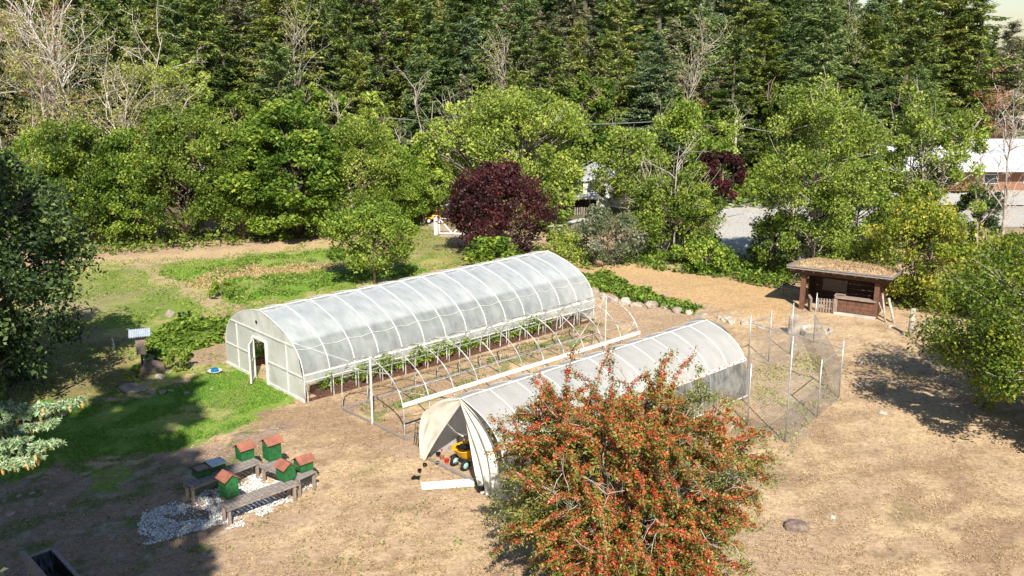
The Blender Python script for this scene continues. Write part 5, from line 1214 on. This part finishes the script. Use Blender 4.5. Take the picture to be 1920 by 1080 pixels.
# ---------------- buildings and far things ----------------
o = thing('long_building', 'long low wooden building under a broad white metal roof at the right edge', 'building', (38, 98, 0), 0)
wl = MB(); wl.box((15, 5, 1.1), (30, 10, 2.2)); wl.build('wall', plain('brown_siding', (.3, .15, .09), (.2, .1, .06), .8, 1.2, stretch=(1, 1, 9)), o)
rf = MB(); rf.add([(-.8, -1.2, 2.2), (31, -1.2, 2.2), (31, 5, 4.7), (-.8, 5, 4.7), (-.8, 11.2, 2.2), (31, 11.2, 2.2)]+[(-.8, -1.2, 2.32), (31, -1.2, 2.32), (31, 5, 4.82), (-.8, 5, 4.82), (-.8, 11.2, 2.32), (31, 11.2, 2.32)],
    [(0, 3, 2, 1), (3, 4, 5, 2), (6, 7, 8, 9), (9, 8, 11, 10), (0, 1, 7, 6), (5, 4, 10, 11), (1, 2, 8, 7), (2, 5, 11, 8), (3, 0, 6, 9), (4, 3, 9, 10)]); rfo = rf.build('roof', M['metal_roof'], o)
sm = MB()
for k in range(40): sm.beam((-.6+k*.8, -1.18, 2.35), (-.6+k*.8, 5, 4.85), .05, .05)
sm.build('roof_seams', M['sheet'], rfo)
for k in range(3): MB().box((12+k*6, 2.2, 3.72), (1.2, .8, .2), 0, (R(22), 0)).build('skylight', M['sheet'], rfo)
MB().beam((-.8, -1.25, 2.2), (31, -1.25, 2.2), .08, .14).build('gutter', M['white_paint'], o)
for k in range(7):
    f = MB().box((2.6+k*4.1, -.03, 1.25), (1.5, .08, 1.0)).build('window', M['white_paint'], o); MB().box((2.6+k*4.1, -.08, 1.25), (1.3, .04, .82)).build('pane', plain('window_glass', (.03, .04, .05), None, .1, spec=.8), f)
for k in range(2): MB().box((5.5+k*14, -.04, 1), (1.0, .08, 2.0)).build('door', M['dark_wood'], o)
apron = MB(); apron.box((52, 93, .012), (34, 7, .03)); ap = apron.build('concrete_apron', M['concrete']); ap['kind'] = 'structure'

o = thing('white_house', 'white gabled house half hidden by trees behind the purple tree', 'house', (7.2, 88, 0), .15)
MB().box((1.4, 2, 1.3), (4.2, 4, 2.6)).build('wall', M['white_paint'], o)
mb = MB(); mb.add([(-.9, -.3, 2.5), (1.4, -.3, 3.7), (3.7, -.3, 2.5), (-.9, 4.3, 2.5), (1.4, 4.3, 3.7), (3.7, 4.3, 2.5)], [(0, 2, 1), (3, 4, 5), (0, 1, 4, 3), (1, 2, 5, 4), (0, 3, 5, 2)]); mb.build('roof', M['metal_roof'], o)
MB().box((1.0, -.06, 1.5), (.8, .08, .9)).build('window', M['black'], o)
MB().box((2.6, -.06, 1.5), (.8, .08, .9)).build('window', M['black'], o)
cx_, cy_ = at(1092, 402)
o = thing('carport', 'small open carport with a thin pale roof in front of the white house', 'carport', (cx_, cy_, 0), .08)
MB().box((0, 1, 1.45), (3.4, 2.6, .1)).build('roof', M['metal_roof'], o)
for sx in (-1.4, 0.6, 1.5):
    for sy in (-.1, 2.1): MB().beam((sx, sy, 0), (sx, sy, 1.4), .12, .12).build('post', M['red_wood'], o)
mb = MB()
for k in range(12): mb.box((-1.5+k*.2, -.3, .35), (.12, .03, .7))
mb.build('picket_panel', M['grey_wood'], o)
MB().box((0, 2.3, .7), (3, .08, 1.4)).build('back_wall', M['dark_wood'], o)
q0 = at(1046, 424, .9); q1 = at(1104, 410, .9); ang2 = math.atan2(q1[1]-q0[1], q1[0]-q0[0]); LL = math.hypot(q1[1]-q0[1], q1[0]-q0[0])
o = thing('cold_frame', 'low narrow cold frame with a pale roof panel among the shrubs', 'cold frame', (q0[0], q0[1], 0), ang2)
MB().box((LL/2, .4, .4), (LL, .7, .8)).build('box', M['grey_wood'], o)
MB().box((LL/2, .4, .86), (LL+.2, 1.0, .05), 0, (R(-8), 0)).build('roof_panel', M['metal_roof'], o)

gx, gy = at(820, 440)
o = thing('garden_gate', 'whitewashed wooden gate with a diagonal brace across the gravel path', 'gate', (gx, gy, 0), -.1)
MB().beam((-.1, 0, 0), (-.1, 0, 1.55), .28, .28).build('gate_post', M['white_wood'], o)
mb = MB()
for a_, b_ in (((.15, 0, .12), (2.3, 0, .12)), ((.15, 0, 1.3), (2.3, 0, 1.3)), ((.18, 0, .1), (.18, 0, 1.32)), ((2.27, 0, .1), (2.27, 0, 1.32)), ((.2, 0, 1.28), (1.2, 0, .14)), ((2.2, 0, 1.28), (1.3, 0, .14))): mb.beam(a_, b_, .07, .1)
mb.build('gate_frame', M['white_wood'], o)
MB().beam((2.6, 0, 0), (2.6, 0, 1.5), .16, .16).build('gate_post', M['white_wood'], o)
x, y = at(880, 448); o = thing('fence_post', 'grey post right of the garden gate under the purple tree', 'post', (x, y, 0)); MB().tube([(0, 0, 0), (0, 0, 1.2)], .07, 6).build('post', M['steel'], o); MB().tube([(0, 0, 1.2), (0, 0, 1.25)], .085, 6).build('cap', M['steel'], o)
x, y = at(808, 424); o = thing('garden_tractor', 'small yellow tractor parked behind the garden gate', 'tractor', (x, y+1.6, 0), .25, None, .78)
mb = MB(); mb.box((.35, 0, .7), (.9, .6, .35)); mb.box((-.45, 0, .55), (.8, .75, .2)); mb.box((.75, 0, .62), (.2, .5, .3)); mb.build('body', M['yellow'], o)
for xx_, rr_ in ((-.5, .33), (.6, .24)):
    for s in (-1, 1):
        wl_ = MB().lathe([(rr_*.6, -.09), (rr_, -.08), (rr_, .08), (rr_*.6, .09)], 14, (xx_, s*.45, rr_), 'Y').build('wheel', M['tyre'], o); MB().lathe([(rr_*.55, -.1), (rr_*.55, .1)], 12, (xx_, s*.45, rr_), 'Y').build('hub', M['white_paint'], wl_)
MB().box((-.45, 0, .85), (.4, .45, .35)).build('seat', M['black'], o)
MB().tube([(.1, 0, .8), (-.1, 0, 1.1)], .02, 5).build('steering_column', M['black'], o)
x, y = at(845, 412); o = thing('pale_shed', 'small pale blue shed behind the garden gate', 'shed', (x, y+3, 0), .1)
MB().box((0, .8, .95), (1.6, 1.6, 1.9)).build('wall', plain('pale_blue_siding', (.5, .62, .68), (.42, .54, .6), .7, 3), o)
MB().box((0, .8, 2.0), (1.9, 1.9, .1), 0, (R(8), 0)).build('roof', M['sheet'], o)
MB().box((.1, -.03, .85), (.7, .06, 1.6)).build('door', M['white_paint'], o)
# vehicles glimpsed through the alder
# house glimpsed on the hill
hx, hy = 27.5, 143
o = thing('hillside_house', 'pale house glimpsed high among the hillside firs', 'house', (hx, hy, gz(hx, hy)), .2)
MB().box((0, 2, 1.6), (6, 4, 3.4)).build('wall', M['grey_wood'], o)
MB().box((0, 1.8, 3.4), (7, 5.4, .25), 0, (R(4), 0)).build('roof', M['metal_roof'], o)
for sx in (-1.8, 1.4): MB().box((sx, -.05, 1.7), (1.3, .1, 1.3)).build('window', M['black'], o)
# poles and wires
PLY = 97
def wpole(u, vt, lab):
    x = (u-960)/F*(PLY*.9684+H*.15); z = at_depth_z(vt, PLY); o = thing('utility_pole', lab, 'utility pole', (x, PLY, gz(x, PLY)), 0)
    MB().tube([(0, 0, -.3), (0, 0, z+.6)], [.15, .11], 8).build('pole', M['pale_bark'], o, True); MB().beam((-.9, 0, z), (.9, 0, z), .1, .1).build('crossarm', M['grey_wood'], o)
    for s in (-.8, 0, .8): MB().lathe([(.04, 0), (.05, .08), (.02, .14)], 6, (s, 0, z+.05)).build('insulator', M['white_paint'], o)
    return x, z
pp = [wpole(560, 205, 'utility pole mostly hidden behind the broadest leafy tree'), wpole(1240, 230, 'utility pole behind the small white snag'), wpole(1380, 238, 'slim utility pole right of the bright green tree'), wpole(1760, 250, 'utility pole hidden in the tall yellow green alder')]
for i_ in range(3):
    (xa, za), (xb, zb) = pp[i_], pp[i_+1]; mb = MB()
    for off in (-.25, .25):
        mb.tube([(xa+(xb-xa)*k/16, PLY+off, za+(zb-za)*k/16+.15-(.9 if i_ != 1 else .2)*4*(k/16)*(1-k/16)) for k in range(17)], .014, 4)
    w_ = mb.build('power_line', M['steel']); prop(w_, ('pair of sagging power wires above the leafy row and domed trees', 'short span of power wires between the snag and the slim pole', 'pair of power wires running behind the tall alders')[i_], 'power line')
# shore log and rocks
o = MB().tube([(66, 136, -.3), (80, 135, -.1), (96, 137, -.2)], [.5, .65, .4], 8).build('driftwood_log', M['dead'], None, True); prop(o, 'long pale driftwood log lying along the near shore of the inlet', 'log')
for k in range(14):
    rock(73+k*3.3+rr.uniform(-1, 1), 186+rr.uniform(-2, 2), rr.uniform(1.5, 3), 1.6, rr.uniform(1.5, 3.6), 'rock_w' if k % 2 else 'rock', 'pale rock face on the far shore across the water', 500+k, rr.uniform(0, 3), group='rocks on the far shore', z=-.8)

# trees beside the camera that throw the shade over the lower left
def shade_tree(label, x, y, h, r, seed, n=9500):
    return broadleaf('tall_tree', label, 'tree', (x, y), h, r, seed, M['leaf_green'], 100, n, .6, .5, cl=.24, gap=.2, trunk_r=.35, hollow=.3)
shade_tree('tall tree nearest the viewpoint, its shade edge crossing the beehives', -9.2, .5, 30, 3.7, 601)
shade_tree('tall tree whose shade covers the shell patch', -13.8, 2.5, 31, 4.8, 602)
shade_tree('tall tree whose shade lies across the lawn', -12.6, 10.5, 30, 3.2, 603, 4500)
shade_tree('tall tree left of the frame keeping the chestnut in shade', -20.6, 21, 27, 3.6, 608, 6000)
shade_tree('tall tree farthest left, shading the rubble at the left edge', -19.5, 5, 32, 4.6, 604)
shade_tree('tall tree behind the viewpoint, shading the planter box', -15.5, -2.0, 30, 4.8, 605)
shade_tree('tall tree behind the viewpoint, shading the dry ground below the hives', -9.6, -4.5, 30, 3.9, 606)
shade_tree('tall tree far left behind the viewpoint', -21.5, -2.5, 31, 4.6, 607)
